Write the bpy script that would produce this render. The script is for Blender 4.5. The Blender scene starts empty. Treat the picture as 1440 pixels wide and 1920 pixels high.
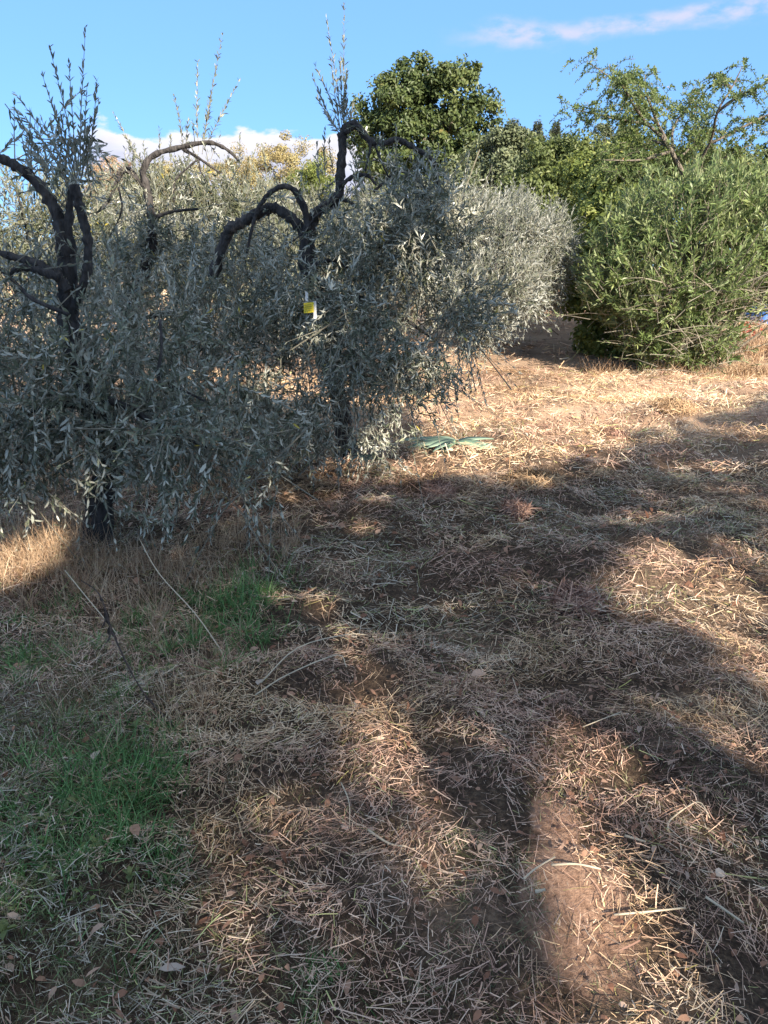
import bpy, math
import numpy as np
from mathutils import Vector

# ------------------------------------------------------------------ camera, sky, sun, exposure
SC = bpy.context.scene
COL = SC.collection
rng = np.random.default_rng(7)
PITCH = math.atan(460 / 1450.0)          # horizon a quarter of the way down the upright frame
CAMZ = 1.6
cam = bpy.data.cameras.new('camera')
cam_o = bpy.data.objects.new('camera', cam)
COL.objects.link(cam_o)
cam.sensor_fit = 'VERTICAL'
cam.angle = 2 * math.atan(960 / 1450.0)
cam.clip_start, cam.clip_end = 0.05, 6000
cam_o.location = (0, 0, CAMZ)
cam_o.rotation_euler = (math.pi / 2 - PITCH, 0, 0)
SC.camera = cam_o

SUN_EL = math.radians(29)
DH = np.array([-0.53, 0.848])            # horizontal travel of the sunlight: forward and to the left
L3 = np.array([DH[0] * math.cos(SUN_EL), DH[1] * math.cos(SUN_EL), -math.sin(SUN_EL)])
sl = bpy.data.lights.new('sun', 'SUN')
sl.energy = 5.0
sl.angle = math.radians(0.53)
sl.color = (1.0, 0.87, 0.72)
so = bpy.data.objects.new('sun', sl)
COL.objects.link(so)
so.rotation_euler = Vector(L3).to_track_quat('-Z', 'Y').to_euler()
SC.view_settings.view_transform = 'Standard'
SC.view_settings.look = 'None'
SC.view_settings.exposure = 1.42
SC.view_settings.gamma = 1.0
SC.view_settings.use_curve_mapping = False
SC.render.engine = 'CYCLES'
SC.cycles.use_denoising = True
SC.cycles.max_bounces = 5
SC.cycles.diffuse_bounces = 3
SC.cycles.glossy_bounces = 2
SC.cycles.transmission_bounces = 3


class NT:
    """small helper to write node trees"""
    def __init__(s, tree):
        s.t = tree
        s.t.nodes.clear()

    def n(s, kind, **kw):
        nd = s.t.nodes.new(kind)
        for k, v in kw.items():
            if k.startswith('i_'):
                nd.inputs[k[2:].replace('_', ' ')].default_value = v
            else:
                setattr(nd, k, v)
        return nd

    def l(s, a, b):
        s.t.links.new(a, b)

    def math(s, op, a, b=None, clamp=False):
        m = s.t.nodes.new('ShaderNodeMath')
        m.operation = op
        m.use_clamp = clamp
        for i, v in enumerate((a, b)):
            if v is None:
                continue
            if isinstance(v, (int, float)):
                m.inputs[i].default_value = v
            else:
                s.l(v, m.inputs[i])
        return m.outputs[0]

    def ramp(s, fac, stops):
        r = s.t.nodes.new('ShaderNodeValToRGB')
        e = r.color_ramp.elements
        while len(e) < len(stops):
            e.new(0.5)
        for el, (p, c) in zip(e, stops):
            el.position = p
            el.color = (*c, 1) if len(c) == 3 else c
        s.l(fac, r.inputs[0])
        return r.outputs[0]

    def mix(s, fac, a, b):
        m = s.t.nodes.new('ShaderNodeMix')
        m.data_type = 'RGBA'
        for i, v in ((0, fac), (6, a), (7, b)):
            if isinstance(v, (int, float)):
                m.inputs[i].default_value = v
            elif isinstance(v, tuple):
                m.inputs[i].default_value = (*v, 1) if len(v) == 3 else v
            else:
                s.l(v, m.inputs[i])
        return m.outputs[2]


def smooth(t, x, lo, hi):
    m = t.t.nodes.new('ShaderNodeMapRange')
    m.interpolation_type = 'SMOOTHSTEP'
    m.inputs[1].default_value = lo
    m.inputs[2].default_value = hi
    t.l(x, m.inputs[0])
    return m.outputs[0]


world = bpy.data.worlds.new('World')
SC.world = world
world.use_nodes = True
w = NT(world.node_tree)
sky = w.n('ShaderNodeTexSky', sky_type='NISHITA', sun_disc=False, sun_elevation=SUN_EL,
          sun_rotation=math.atan2(-DH[0], -DH[1]), altitude=0, air_density=0.7, dust_density=0.3, ozone_density=8.0)
bg = w.n('ShaderNodeBackground')
bg.inputs['Strength'].default_value = 0.096
tc = w.n('ShaderNodeTexCoord')
sep = w.n('ShaderNodeSeparateXYZ')
w.l(tc.outputs['Generated'], sep.inputs[0])
az = w.math('ARCTAN2', sep.outputs[0], sep.outputs[1])        # radians, 0 = straight ahead, + = right
el = w.math('ARCSINE', sep.outputs[2])
comb = w.n('ShaderNodeCombineXYZ')
w.l(az, comb.inputs[0])
w.l(w.math('MULTIPLY', el, 2.2), comb.inputs[1])


def cloud_noise(scale, detail, off=(0, 0, 0)):
    mp = w.n('ShaderNodeMapping')
    mp.inputs['Location'].default_value = off
    w.l(comb.outputs[0], mp.inputs[0])
    nz = w.n('ShaderNodeTexNoise')
    nz.inputs['Scale'].default_value = scale
    nz.inputs['Detail'].default_value = detail
    nz.inputs['Roughness'].default_value = 0.55
    w.l(mp.outputs[0], nz.inputs['Vector'])
    return nz.outputs['Fac']


n1 = cloud_noise(13, 7)
n2 = cloud_noise(26, 6, (3, 1, 0))
# low cumulus bank over the orchard, continuing round the horizon as an uneven band
top = w.math('ADD', 0.150, w.math('MULTIPLY', w.math('SUBTRACT', n1, 0.5), 0.13))
bank = smooth(w, w.math('SUBTRACT', top, el), -0.003, 0.011)
side = w.math('MULTIPLY', smooth(w, w.math('ADD', az, w.math('MULTIPLY', n1, 0.05)), -0.335, -0.285),
              w.math('SUBTRACT', 1.0, smooth(w, az, -0.02, 0.10)))
bank = w.math('MULTIPLY', bank, w.math('MULTIPLY', side, w.math('ADD', 0.78, w.math('MULTIPLY', n2, 0.35))), True)
# thin streak high on the right
line = w.math('ADD', 0.243, w.math('MULTIPLY', w.math('SUBTRACT', az, 0.15), 0.03))
dist = w.math('ABSOLUTE', w.math('ADD', w.math('SUBTRACT', el, line), w.math('MULTIPLY', w.math('SUBTRACT', n1, 0.5), 0.04)))
streak = w.math('SUBTRACT', 1.0, smooth(w, dist, 0.0, 0.017))
streak = w.math('MULTIPLY', streak, smooth(w, az, 0.05, 0.16))
streak = w.math('MULTIPLY', streak, smooth(w, n2, 0.30, 0.62))
# clouds added above the view, brighter than those in sight, to fill the shade
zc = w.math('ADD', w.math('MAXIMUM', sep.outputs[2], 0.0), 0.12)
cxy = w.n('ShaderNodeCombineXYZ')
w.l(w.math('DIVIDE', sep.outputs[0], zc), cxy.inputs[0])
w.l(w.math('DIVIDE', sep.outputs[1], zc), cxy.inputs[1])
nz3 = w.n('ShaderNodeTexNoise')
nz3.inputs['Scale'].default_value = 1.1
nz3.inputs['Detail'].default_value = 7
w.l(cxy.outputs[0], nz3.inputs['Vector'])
fill_clouds = w.math('MULTIPLY', smooth(w, nz3.outputs['Fac'], 0.42, 0.60), smooth(w, el, 0.30, 0.42))
cl = w.math('MAXIMUM', w.math('MAXIMUM', bank, w.math('MULTIPLY', fill_clouds, 0.85)), 0.0)
shade = w.ramp(smooth(w, w.math('SUBTRACT', top, el), 0.0, 0.06), [(0.0, (4.3, 4.15, 4.25)), (1.0, (2.9, 3.0, 3.85))])
pale = w.mix(0.6, sky.outputs[0], (1.30, 2.72, 4.9))              # thin bright veil of the whole sky
pale = w.mix(w.math('MULTIPLY', streak, 0.72), pale, (3.45, 3.2, 3.95))
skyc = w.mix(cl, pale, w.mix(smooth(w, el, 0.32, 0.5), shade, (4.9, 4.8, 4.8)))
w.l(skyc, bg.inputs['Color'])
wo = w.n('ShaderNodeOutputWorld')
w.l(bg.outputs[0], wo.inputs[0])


# ------------------------------------------------------------------ measuring helpers
CP, SP = math.cos(PITCH), math.sin(PITCH)


def ray(px, py):
    cx, cy = (px - 720) / 1450.0, (960 - py) / 1450.0
    return np.array([cx, cy * SP + CP, cy * CP - SP])


def P(px, py, Y):
    d = ray(px, py)
    return np.array([0, 0, CAMZ]) + d * (Y / d[1])


def G(px, py):
    d = ray(px, py)
    s = CAMZ / -d[2]
    return np.array([d[0] * s, d[1] * s])


def unit(v):
    v = np.asarray(v, float)
    return v / np.maximum(np.linalg.norm(v, axis=-1, keepdims=True), 1e-9)


def vnoise(x, y, seed=0):
    x = np.asarray(x, float)
    y = np.asarray(y, float)
    xi, yi = np.floor(x), np.floor(y)
    fx, fy = x - xi, y - yi
    fx, fy = fx * fx * (3 - 2 * fx), fy * fy * (3 - 2 * fy)

    def h(a, b):
        v = np.sin(a * 127.1 + b * 311.7 + seed * 74.7) * 43758.5453
        return v - np.floor(v)
    return (h(xi, yi) * (1 - fx) + h(xi + 1, yi) * fx) * (1 - fy) + (h(xi, yi + 1) * (1 - fx) + h(xi + 1, yi + 1) * fx) * fy


def fbm(x, y, seed=0, o=3):
    s, a, t = 0, 1.0, 0
    for k in range(o):
        s = s + a * vnoise(np.asarray(x) * 2 ** k, np.asarray(y) * 2 ** k, seed + k)
        t += a
        a *= 0.5
    return s / t


def height(x, y):
    x = np.asarray(x, float)
    y = np.asarray(y, float)
    r = np.hypot(x, y)
    near = np.clip((16 - r) / 8, 0, 1)
    h = (fbm(x / 0.45, y / 0.42, 3) - .5) * 0.14 * near + (vnoise(x / 0.17, y / 0.15, 9) - .5) * 0.05 * near
    h += (vnoise(x / 2.3 + 5, y / 1.9, 21) - .5) * 0.10 * np.clip(r / 4, 0.3, 1)
    h += 0.075 * np.sin(y * 3.1 + 1.3 * x + 2 * vnoise(x, y / 2, 4)) * np.clip((y - 6.5) / 2, 0, 1) * np.clip((22 - y) / 6, 0, 1)
    h += np.clip((x - 3) / 8, 0, 1) * np.clip(y / 9, 0, 1) * 0.15
    q = np.clip((y - 11.5) / 6, 0, 1)
    h += 0.72 * q * q * (3 - 2 * q) * (1 - np.clip((x - 5.5) / 3, 0, 1))
    h += (vnoise(x / 30, y / 30, 8) - .5) * 0.8 * np.clip((r - 18) / 20, 0, 1)
    return h


# ------------------------------------------------------------------ materials
def new_mat(name):
    m = bpy.data.materials.new(name)
    m.use_nodes = True
    return m, NT(m.node_tree)


def leaf_mat(name, front, back=None, rough=0.5, trans=0.25, spec=0.35, back_mix=1.0):
    """front: ramp over each leaf's own tint; back: colour of the underside"""
    m, t = new_mat(name)
    a = t.n('ShaderNodeAttribute', attribute_name='tint')
    c = t.ramp(a.outputs['Fac'], front)
    if back:
        g = t.n('ShaderNodeNewGeometry')
        b = t.ramp(a.outputs['Fac'], back)
        c = t.mix(t.math('MULTIPLY', g.outputs['Backfacing'], back_mix), c, b)
    p = t.n('ShaderNodeBsdfPrincipled')
    t.l(c, p.inputs['Base Color'])
    p.inputs['Roughness'].default_value = rough
    p.inputs['Specular IOR Level'].default_value = spec
    tr = t.n('ShaderNodeBsdfTranslucent')
    t.l(c, tr.inputs[0])
    mx = t.n('ShaderNodeMixShader')
    mx.inputs[0].default_value = trans
    t.l(p.outputs[0], mx.inputs[1])
    t.l(tr.outputs[0], mx.inputs[2])
    o = t.n('ShaderNodeOutputMaterial')
    t.l(mx.outputs[0], o.inputs[0])
    return m


def bark_mat(name, dark, light, scale=22, bump=0.6):
    m, t = new_mat(name)
    tc = t.n('ShaderNodeTexCoord')
    mp = t.n('ShaderNodeMapping')
    mp.inputs['Scale'].default_value = (1, 1, 0.35)
    t.l(tc.outputs['Object'], mp.inputs[0])
    nz = t.n('ShaderNodeTexNoise')
    nz.inputs['Scale'].default_value = scale
    nz.inputs['Detail'].default_value = 8
    nz.inputs['Roughness'].default_value = 0.65
    t.l(mp.outputs[0], nz.inputs['Vector'])
    vo = t.n('ShaderNodeTexVoronoi')
    vo.inputs['Scale'].default_value = scale * 2.2
    t.l(mp.outputs[0], vo.inputs['Vector'])
    c = t.ramp(nz.outputs['Fac'], [(0.32, dark), (0.52, tuple((a + b) / 2 for a, b in zip(dark, light))), (0.70, light)])
    p = t.n('ShaderNodeBsdfPrincipled')
    t.l(c, p.inputs['Base Color'])
    p.inputs['Roughness'].default_value = 0.9
    b = t.n('ShaderNodeBump')
    b.inputs['Strength'].default_value = bump
    b.inputs['Distance'].default_value = 0.02
    t.l(t.math('ADD', nz.outputs['Fac'], vo.outputs['Distance']), b.inputs['Height'])
    t.l(b.outputs[0], p.inputs['Normal'])
    o = t.n('ShaderNodeOutputMaterial')
    t.l(p.outputs[0], o.inputs[0])
    return m


def attr_mat(name, rough=0.75, trans=0.1, spec=0.25):
    """takes each blade's own colour from the 'col' attribute"""
    m, t = new_mat(name)
    a = t.n('ShaderNodeAttribute', attribute_name='col')
    p = t.n('ShaderNodeBsdfPrincipled')
    t.l(a.outputs['Color'], p.inputs['Base Color'])
    p.inputs['Roughness'].default_value = rough
    p.inputs['Specular IOR Level'].default_value = spec
    tr = t.n('ShaderNodeBsdfTranslucent')
    t.l(a.outputs['Color'], tr.inputs[0])
    mx = t.n('ShaderNodeMixShader')
    mx.inputs[0].default_value = trans
    t.l(p.outputs[0], mx.inputs[1])
    t.l(tr.outputs[0], mx.inputs[2])
    o = t.n('ShaderNodeOutputMaterial')
    t.l(mx.outputs[0], o.inputs[0])
    return m


def plain_mat(name, col, rough=0.6):
    m, t = new_mat(name)
    tc = t.n('ShaderNodeTexCoord')
    nz = t.n('ShaderNodeTexNoise')
    nz.inputs['Scale'].default_value = 30
    t.l(tc.outputs['Object'], nz.inputs['Vector'])
    c = t.ramp(nz.outputs['Fac'], [(0.25, tuple(v * 0.75 for v in col)), (0.75, tuple(min(1, v * 1.12) for v in col))])
    p = t.n('ShaderNodeBsdfPrincipled')
    t.l(c, p.inputs['Base Color'])
    p.inputs['Roughness'].default_value = rough
    o = t.n('ShaderNodeOutputMaterial')
    t.l(p.outputs[0], o.inputs[0])
    return m


M = {}
M['olive'] = leaf_mat('olive_leaf', [(0.0, (0.052, 0.066, 0.044)), (0.5, (0.128, 0.15, 0.098)), (0.85, (0.25, 0.27, 0.18)), (0.97, (0.36, 0.36, 0.24)), (1.0, (0.55, 0.45, 0.08))],
                      [(0.0, (0.27, 0.288, 0.235)), (1.0, (0.52, 0.52, 0.43))], rough=0.36, trans=0.1, spec=0.55)
M['olive_pale'] = leaf_mat('olive_leaf_in_the_open', [(0.0, (0.055, 0.07, 0.037)), (0.6, (0.12, 0.138, 0.078)), (0.97, (0.21, 0.22, 0.12)), (1.0, (0.5, 0.42, 0.06))],
                           [(0.0, (0.16, 0.18, 0.14)), (1.0, (0.31, 0.325, 0.26))], rough=0.55, trans=0.15, spec=0.3)
M['olive_silver'] = leaf_mat('silver_olive_leaf', [(0.0, (0.085, 0.10, 0.065)), (0.6, (0.16, 0.18, 0.125)), (1.0, (0.25, 0.26, 0.18))],
                             [(0.0, (0.23, 0.25, 0.22)), (1.0, (0.40, 0.41, 0.36))], rough=0.5, trans=0.15, spec=0.4)
M['oleander'] = leaf_mat('oleander_leaf', [(0.0, (0.07, 0.115, 0.035)), (0.6, (0.15, 0.21, 0.07)), (1.0, (0.30, 0.35, 0.13))],
                         [(0.0, (0.17, 0.22, 0.10)), (1.0, (0.32, 0.37, 0.19))], rough=0.45, trans=0.25, spec=0.4)
M['oak'] = leaf_mat('oak_leaf', [(0.0, (0.042, 0.068, 0.024)), (0.6, (0.092, 0.126, 0.040)), (0.95, (0.165, 0.195, 0.065)), (1.0, (0.28, 0.20, 0.08))], rough=0.5, trans=0.25)
M['greygreen'] = leaf_mat('grey_green_leaf', [(0.0, (0.063, 0.084, 0.045)), (0.6, (0.133, 0.161, 0.084)), (1.0, (0.224, 0.245, 0.126))], rough=0.5, trans=0.2)
M['green'] = leaf_mat('fresh_green_leaf', [(0.0, (0.065, 0.092, 0.03)), (0.6, (0.135, 0.17, 0.055)), (1.0, (0.24, 0.265, 0.09))], rough=0.5, trans=0.3)
M['lime'] = leaf_mat('yellow_green_leaf', [(0.0, (0.08, 0.115, 0.03)), (0.6, (0.16, 0.205, 0.05)), (1.0, (0.29, 0.315, 0.09))], rough=0.5, trans=0.32)
M['frond'] = leaf_mat('frond_leaf', [(0.0, (0.085, 0.13, 0.045)), (0.6, (0.15, 0.21, 0.07)), (0.95, (0.25, 0.30, 0.11)), (1.0, (0.45, 0.28, 0.08))], rough=0.5, trans=0.35)
M['orange'] = leaf_mat('autumn_leaf', [(0.0, (0.22, 0.17, 0.075)), (0.5, (0.33, 0.275, 0.125)), (1.0, (0.42, 0.39, 0.19))], rough=0.6, trans=0.2)
M['rust'] = leaf_mat('rusty_leaf', [(0.0, (0.27, 0.18, 0.10)), (1.0, (0.44, 0.32, 0.20))], rough=0.6, trans=0.2)
M['conifer'] = leaf_mat('needles', [(0.0, (0.06, 0.08, 0.05)), (1.0, (0.16, 0.185, 0.12))], rough=0.6, trans=0.1)
M['dryleaf'] = leaf_mat('dry_leaf', [(0.0, (0.20, 0.09, 0.05)), (0.5, (0.38, 0.22, 0.14)), (1.0, (0.50, 0.42, 0.34))], rough=0.7, trans=0.15)
M['agave'] = leaf_mat('agave_leaf', [(0.0, (0.18, 0.28, 0.195)), (1.0, (0.32, 0.43, 0.31))], rough=0.5, trans=0.05)
M['red'] = leaf_mat('red_leaf', [(0.0, (0.25, 0.03, 0.02)), (1.0, (0.42, 0.07, 0.03))], rough=0.5, trans=0.2)
M['bark'] = bark_mat('olive_bark', (0.007, 0.0065, 0.0065), (0.085, 0.077, 0.072))
M['shadeleaf'] = leaf_mat('backlit_leaf', [(0.0, (0.06, 0.09, 0.03)), (1.0, (0.14, 0.17, 0.06))], trans=0.35)
M['twig'] = bark_mat('olive_twig', (0.13, 0.125, 0.095), (0.27, 0.25, 0.19), 60, 0.2)
M['greybark'] = bark_mat('grey_bark', (0.07, 0.06, 0.045), (0.22, 0.19, 0.15))
M['palestem'] = bark_mat('pale_stem', (0.13, 0.115, 0.085), (0.34, 0.305, 0.235), 40, 0.3)
M['straw'] = attr_mat('straw')
M['grass'] = attr_mat('grass_blades', 0.5, 0.25, 0.35)
M['deadstalk'] = bark_mat('dead_stalk', (0.02, 0.015, 0.012), (0.09, 0.06, 0.045), 50, 0.4)
M['stem'] = plain_mat('dry_stem', (0.55, 0.46, 0.32), 0.6)


def ground_mat():
    m, t = new_mat('mown_soil')
    tc = t.n('ShaderNodeTexCoord')

    def nz(scale, detail=6, rough=0.6, out='Fac', sx=1.0):
        mp = t.n('ShaderNodeMapping')
        mp.inputs['Scale'].default_value = (sx, 1, 1)
        t.l(tc.outputs['Object'], mp.inputs[0])
        n = t.n('ShaderNodeTexNoise')
        n.inputs['Scale'].default_value = scale
        n.inputs['Detail'].default_value = detail
        n.inputs['Roughness'].default_value = rough
        t.l(mp.outputs[0], n.inputs['Vector'])
        return n.outputs[out]
    fine, mid, big = nz(55, 8, 0.7), nz(5, 5), nz(0.9, 3)
    soil = t.ramp(fine, [(0.3, (0.13, 0.078, 0.052)), (0.5, (0.28, 0.175, 0.12)), (0.72, (0.45, 0.30, 0.21))])
    humus = t.ramp(fine, [(0.3, (0.030, 0.022, 0.016)), (0.5, (0.075, 0.052, 0.036)), (0.72, (0.20, 0.14, 0.09))])
    earth = t.ramp(fine, [(0.3, (0.06, 0.042, 0.030)), (0.5, (0.15, 0.105, 0.072)), (0.72, (0.31, 0.22, 0.15))])
    c = t.mix(smooth(t, big, 0.5, 0.62), humus, earth)
    sx = t.n('ShaderNodeSeparateXYZ')
    t.l(tc.outputs['Object'], sx.inputs[0])

    def spot(cx, cy, rx, ry):
        qx = t.math('POWER', t.math('ABSOLUTE', t.math('DIVIDE', t.math('SUBTRACT', sx.outputs[0], cx), rx)), 2.0)
        qy = t.math('POWER', t.math('ABSOLUTE', t.math('DIVIDE', t.math('SUBTRACT', sx.outputs[1], cy), ry)), 2.0)
        q = t.math('ADD', t.math('ADD', qx, qy), t.math('MULTIPLY', t.math('SUBTRACT', mid, 0.5), 1.6))
        return t.math('SUBTRACT', 1.0, smooth(t, q, 0.7, 1.5))
    for px, py, rx, ry in ((1085, 1720, 95, 120), (1040, 1560, 40, 55)):
        cc = G(px, py)
        c = t.mix(spot(float(cc[0]), float(cc[1]), float(G(px + rx, py)[0] - cc[0]), float(abs(G(px, py - ry)[1] - cc[1]))), c, soil)
    far = t.ramp(nz(1.5, 8, 0.7, sx=0.5), [(0.3, (0.23, 0.155, 0.105)), (0.5, (0.41, 0.29, 0.20)), (0.7, (0.60, 0.45, 0.325))])
    c = t.mix(smooth(t, sx.outputs[1], 5.5, 9.5), c, far)
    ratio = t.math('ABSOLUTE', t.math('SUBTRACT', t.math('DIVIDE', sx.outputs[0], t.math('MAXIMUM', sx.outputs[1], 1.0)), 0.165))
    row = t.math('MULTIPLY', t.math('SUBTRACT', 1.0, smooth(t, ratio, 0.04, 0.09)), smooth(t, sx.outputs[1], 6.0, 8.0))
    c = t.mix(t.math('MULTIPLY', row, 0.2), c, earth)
    p = t.n('ShaderNodeBsdfPrincipled')
    t.l(c, p.inputs['Base Color'])
    p.inputs['Roughness'].default_value = 0.95
    p.inputs['Specular IOR Level'].default_value = 0.1
    b = t.n('ShaderNodeBump')
    b.inputs['Strength'].default_value = 0.7
    b.inputs['Distance'].default_value = 0.03
    t.l(t.math('ADD', fine, t.math('MULTIPLY', mid, 1.5)), b.inputs['Height'])
    t.l(b.outputs[0], p.inputs['Normal'])
    o = t.n('ShaderNodeOutputMaterial')
    t.l(p.outputs[0], o.inputs[0])
    return m


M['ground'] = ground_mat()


# ------------------------------------------------------------------ mesh building
class Buf:
    def __init__(s):
        s.v, s.f, s.tint, s.col, s.nv = [], [], [], [], 0

    def add(s, v, f, tint=None, col=None):
        v = np.asarray(v, np.float32).reshape(-1, 3)
        s.v.append(v)
        s.f.append(np.asarray(f, np.int64).reshape(-1, 3) + s.nv)
        s.tint.append(np.broadcast_to(np.asarray(0.5 if tint is None else tint, np.float32), (len(v),)))
        if col is not None:
            s.col.append(np.asarray(col, np.float32).reshape(-1, 3))
        s.nv += len(v)

    def build(s, name, mat, parent=None, origin=None, smooth_shade=False):
        v = np.concatenate(s.v)
        if origin is not None:
            v = v - np.asarray(origin, np.float32)
        f = np.concatenate(s.f)
        me = bpy.data.meshes.new(name)
        me.vertices.add(len(v))
        me.vertices.foreach_set('co', v.astype(np.float32).ravel())
        me.loops.add(len(f) * 3)
        me.loops.foreach_set('vertex_index', f.astype(np.int32).ravel())
        me.polygons.add(len(f))
        me.polygons.foreach_set('loop_start', np.arange(0, len(f) * 3, 3, dtype=np.int32))
        me.polygons.foreach_set('use_smooth', np.full(len(f), smooth_shade))
        if s.col:
            a = me.attributes.new('col', 'FLOAT_COLOR', 'POINT')
            c = np.concatenate(s.col)
            a.data.foreach_set('color', np.concatenate([c, np.ones((len(c), 1), np.float32)], 1).ravel())
        else:
            a = me.attributes.new('tint', 'FLOAT', 'POINT')
            a.data.foreach_set('value', np.concatenate(s.tint).astype(np.float32))
        me.update(calc_edges=True)
        me.materials.append(mat)
        o = bpy.data.objects.new(name, me)
        COL.objects.link(o)
        if parent is not None:
            o.parent = parent
        return o


def tag(o, label=None, cat=None, group=None, kind=None):
    if label:
        o['label'] = label
    if cat:
        o['category'] = cat
    if group:
        o['group'] = group
    if kind:
        o['kind'] = kind
    return o


def thing(name, loc, label, cat, group=None):
    o = bpy.data.objects.new(name, None)
    o.empty_display_size = 0.1
    COL.objects.link(o)
    o.location = [float(c) for c in loc]
    return tag(o, label, cat, group)


def crom(pts, sub):
    pts = np.asarray(pts, float)
    if len(pts) < 3:
        t = np.linspace(0, 1, sub * (len(pts) - 1) + 1)[:, None]
        return pts[0] * (1 - t) + pts[-1] * t
    p = np.concatenate([[2 * pts[0] - pts[1]], pts, [2 * pts[-1] - pts[-2]]])
    out = []
    for i in range(1, len(p) - 2):
        a, b, c, d = p[i - 1], p[i], p[i + 1], p[i + 2]
        for k in range(sub):
            t = k / sub
            out.append(0.5 * (2 * b + (c - a) * t + (2 * a - 5 * b + 4 * c - d) * t * t + (3 * b - a - 3 * c + d) * t ** 3))
    out.append(p[-2])
    return np.array(out)


def tube(buf, pts, r0, r1, sides=8, sub=4, gnarl=0.12, power=1.0):
    pts = crom(pts, sub)
    n = len(pts)
    tan = unit(np.gradient(pts, axis=0))
    ref = np.array([0.31, 0.9, 0.3])
    u = unit(np.cross(tan, ref))
    w_ = np.cross(tan, u)
    t = np.linspace(0, 1, n) ** power
    r = r0 * (1 - t) + r1 * t
    ang = np.linspace(0, 2 * np.pi, sides, endpoint=False)
    g = 1 + gnarl * (rng.random((n, sides)) - 0.5) * 2
    knot = 1 + gnarl * 1.6 * (rng.random((n, 1)) ** 4) * (rng.random((n, sides)) > .3)
    g = g * knot
    lump = 1 + gnarl * np.sin(np.arange(n) * 1.7 + rng.random() * 6)[:, None] * 0.6
    rr = (r[:, None] * g * lump)[..., None]
    v = pts[:, None, :] + rr * (np.cos(ang)[None, :, None] * u[:, None, :] + np.sin(ang)[None, :, None] * w_[:, None, :])
    v = np.concatenate([v.reshape(-1, 3), pts[:1], pts[-1:]])
    f = []
    for i in range(n - 1):
        for k in range(sides):
            a, b = i * sides + k, i * sides + (k + 1) % sides
            c, d = a + sides, b + sides
            f += [(a, b, d), (a, d, c)]
    e0, e1 = n * sides, n * sides + 1
    for k in range(sides):
        f.append((e0, (k + 1) % sides, k))
        f.append((e1, (n - 1) * sides + k, (n - 1) * sides + (k + 1) % sides))
    buf.add(v, f, 0.5)


def leaves(buf, base, d, nrm, length, width, tint, fine=False, curl=0.15):
    """lanceolate leaves folded along the midrib; all arguments are arrays"""
    n = len(base)
    d = unit(d)
    s = unit(np.cross(d, nrm))
    nn = np.cross(s, d)
    L = np.asarray(length, float).reshape(-1, 1) * np.ones((n, 1))
    W = np.asarray(width, float).reshape(-1, 1) * np.ones((n, 1)) * 0.5
    tip = base + d * L - nn * L * curl
    if not fine:
        mid = base + d * L * 0.45
        v = np.stack([base, mid + s * W + nn * W * 0.35, tip, mid - s * W + nn * W * 0.35], 1)
        f = np.array([[0, 1, 2], [0, 2, 3]])
        k = 4
    else:
        m1, m2 = base + d * L * 0.3, base + d * L * 0.68 - nn * L * curl * 0.35
        v = np.stack([base, m1 + s * W * 0.9 + nn * W * 0.3, m2 + s * W * 0.85 + nn * W * 0.3, tip,
                      m2 - s * W * 0.85 + nn * W * 0.3, m1 - s * W * 0.9 + nn * W * 0.3], 1)
        f = np.array([[0, 1, 5], [1, 2, 4], [1, 4, 5], [2, 3, 4]])
        k = 6
    F = (np.arange(n) * k)[:, None, None] + f[None]
    buf.add(v.reshape(-1, 3), F.reshape(-1, 3), np.repeat(np.asarray(tint, np.float32) * np.ones(n, np.float32), k))


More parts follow.
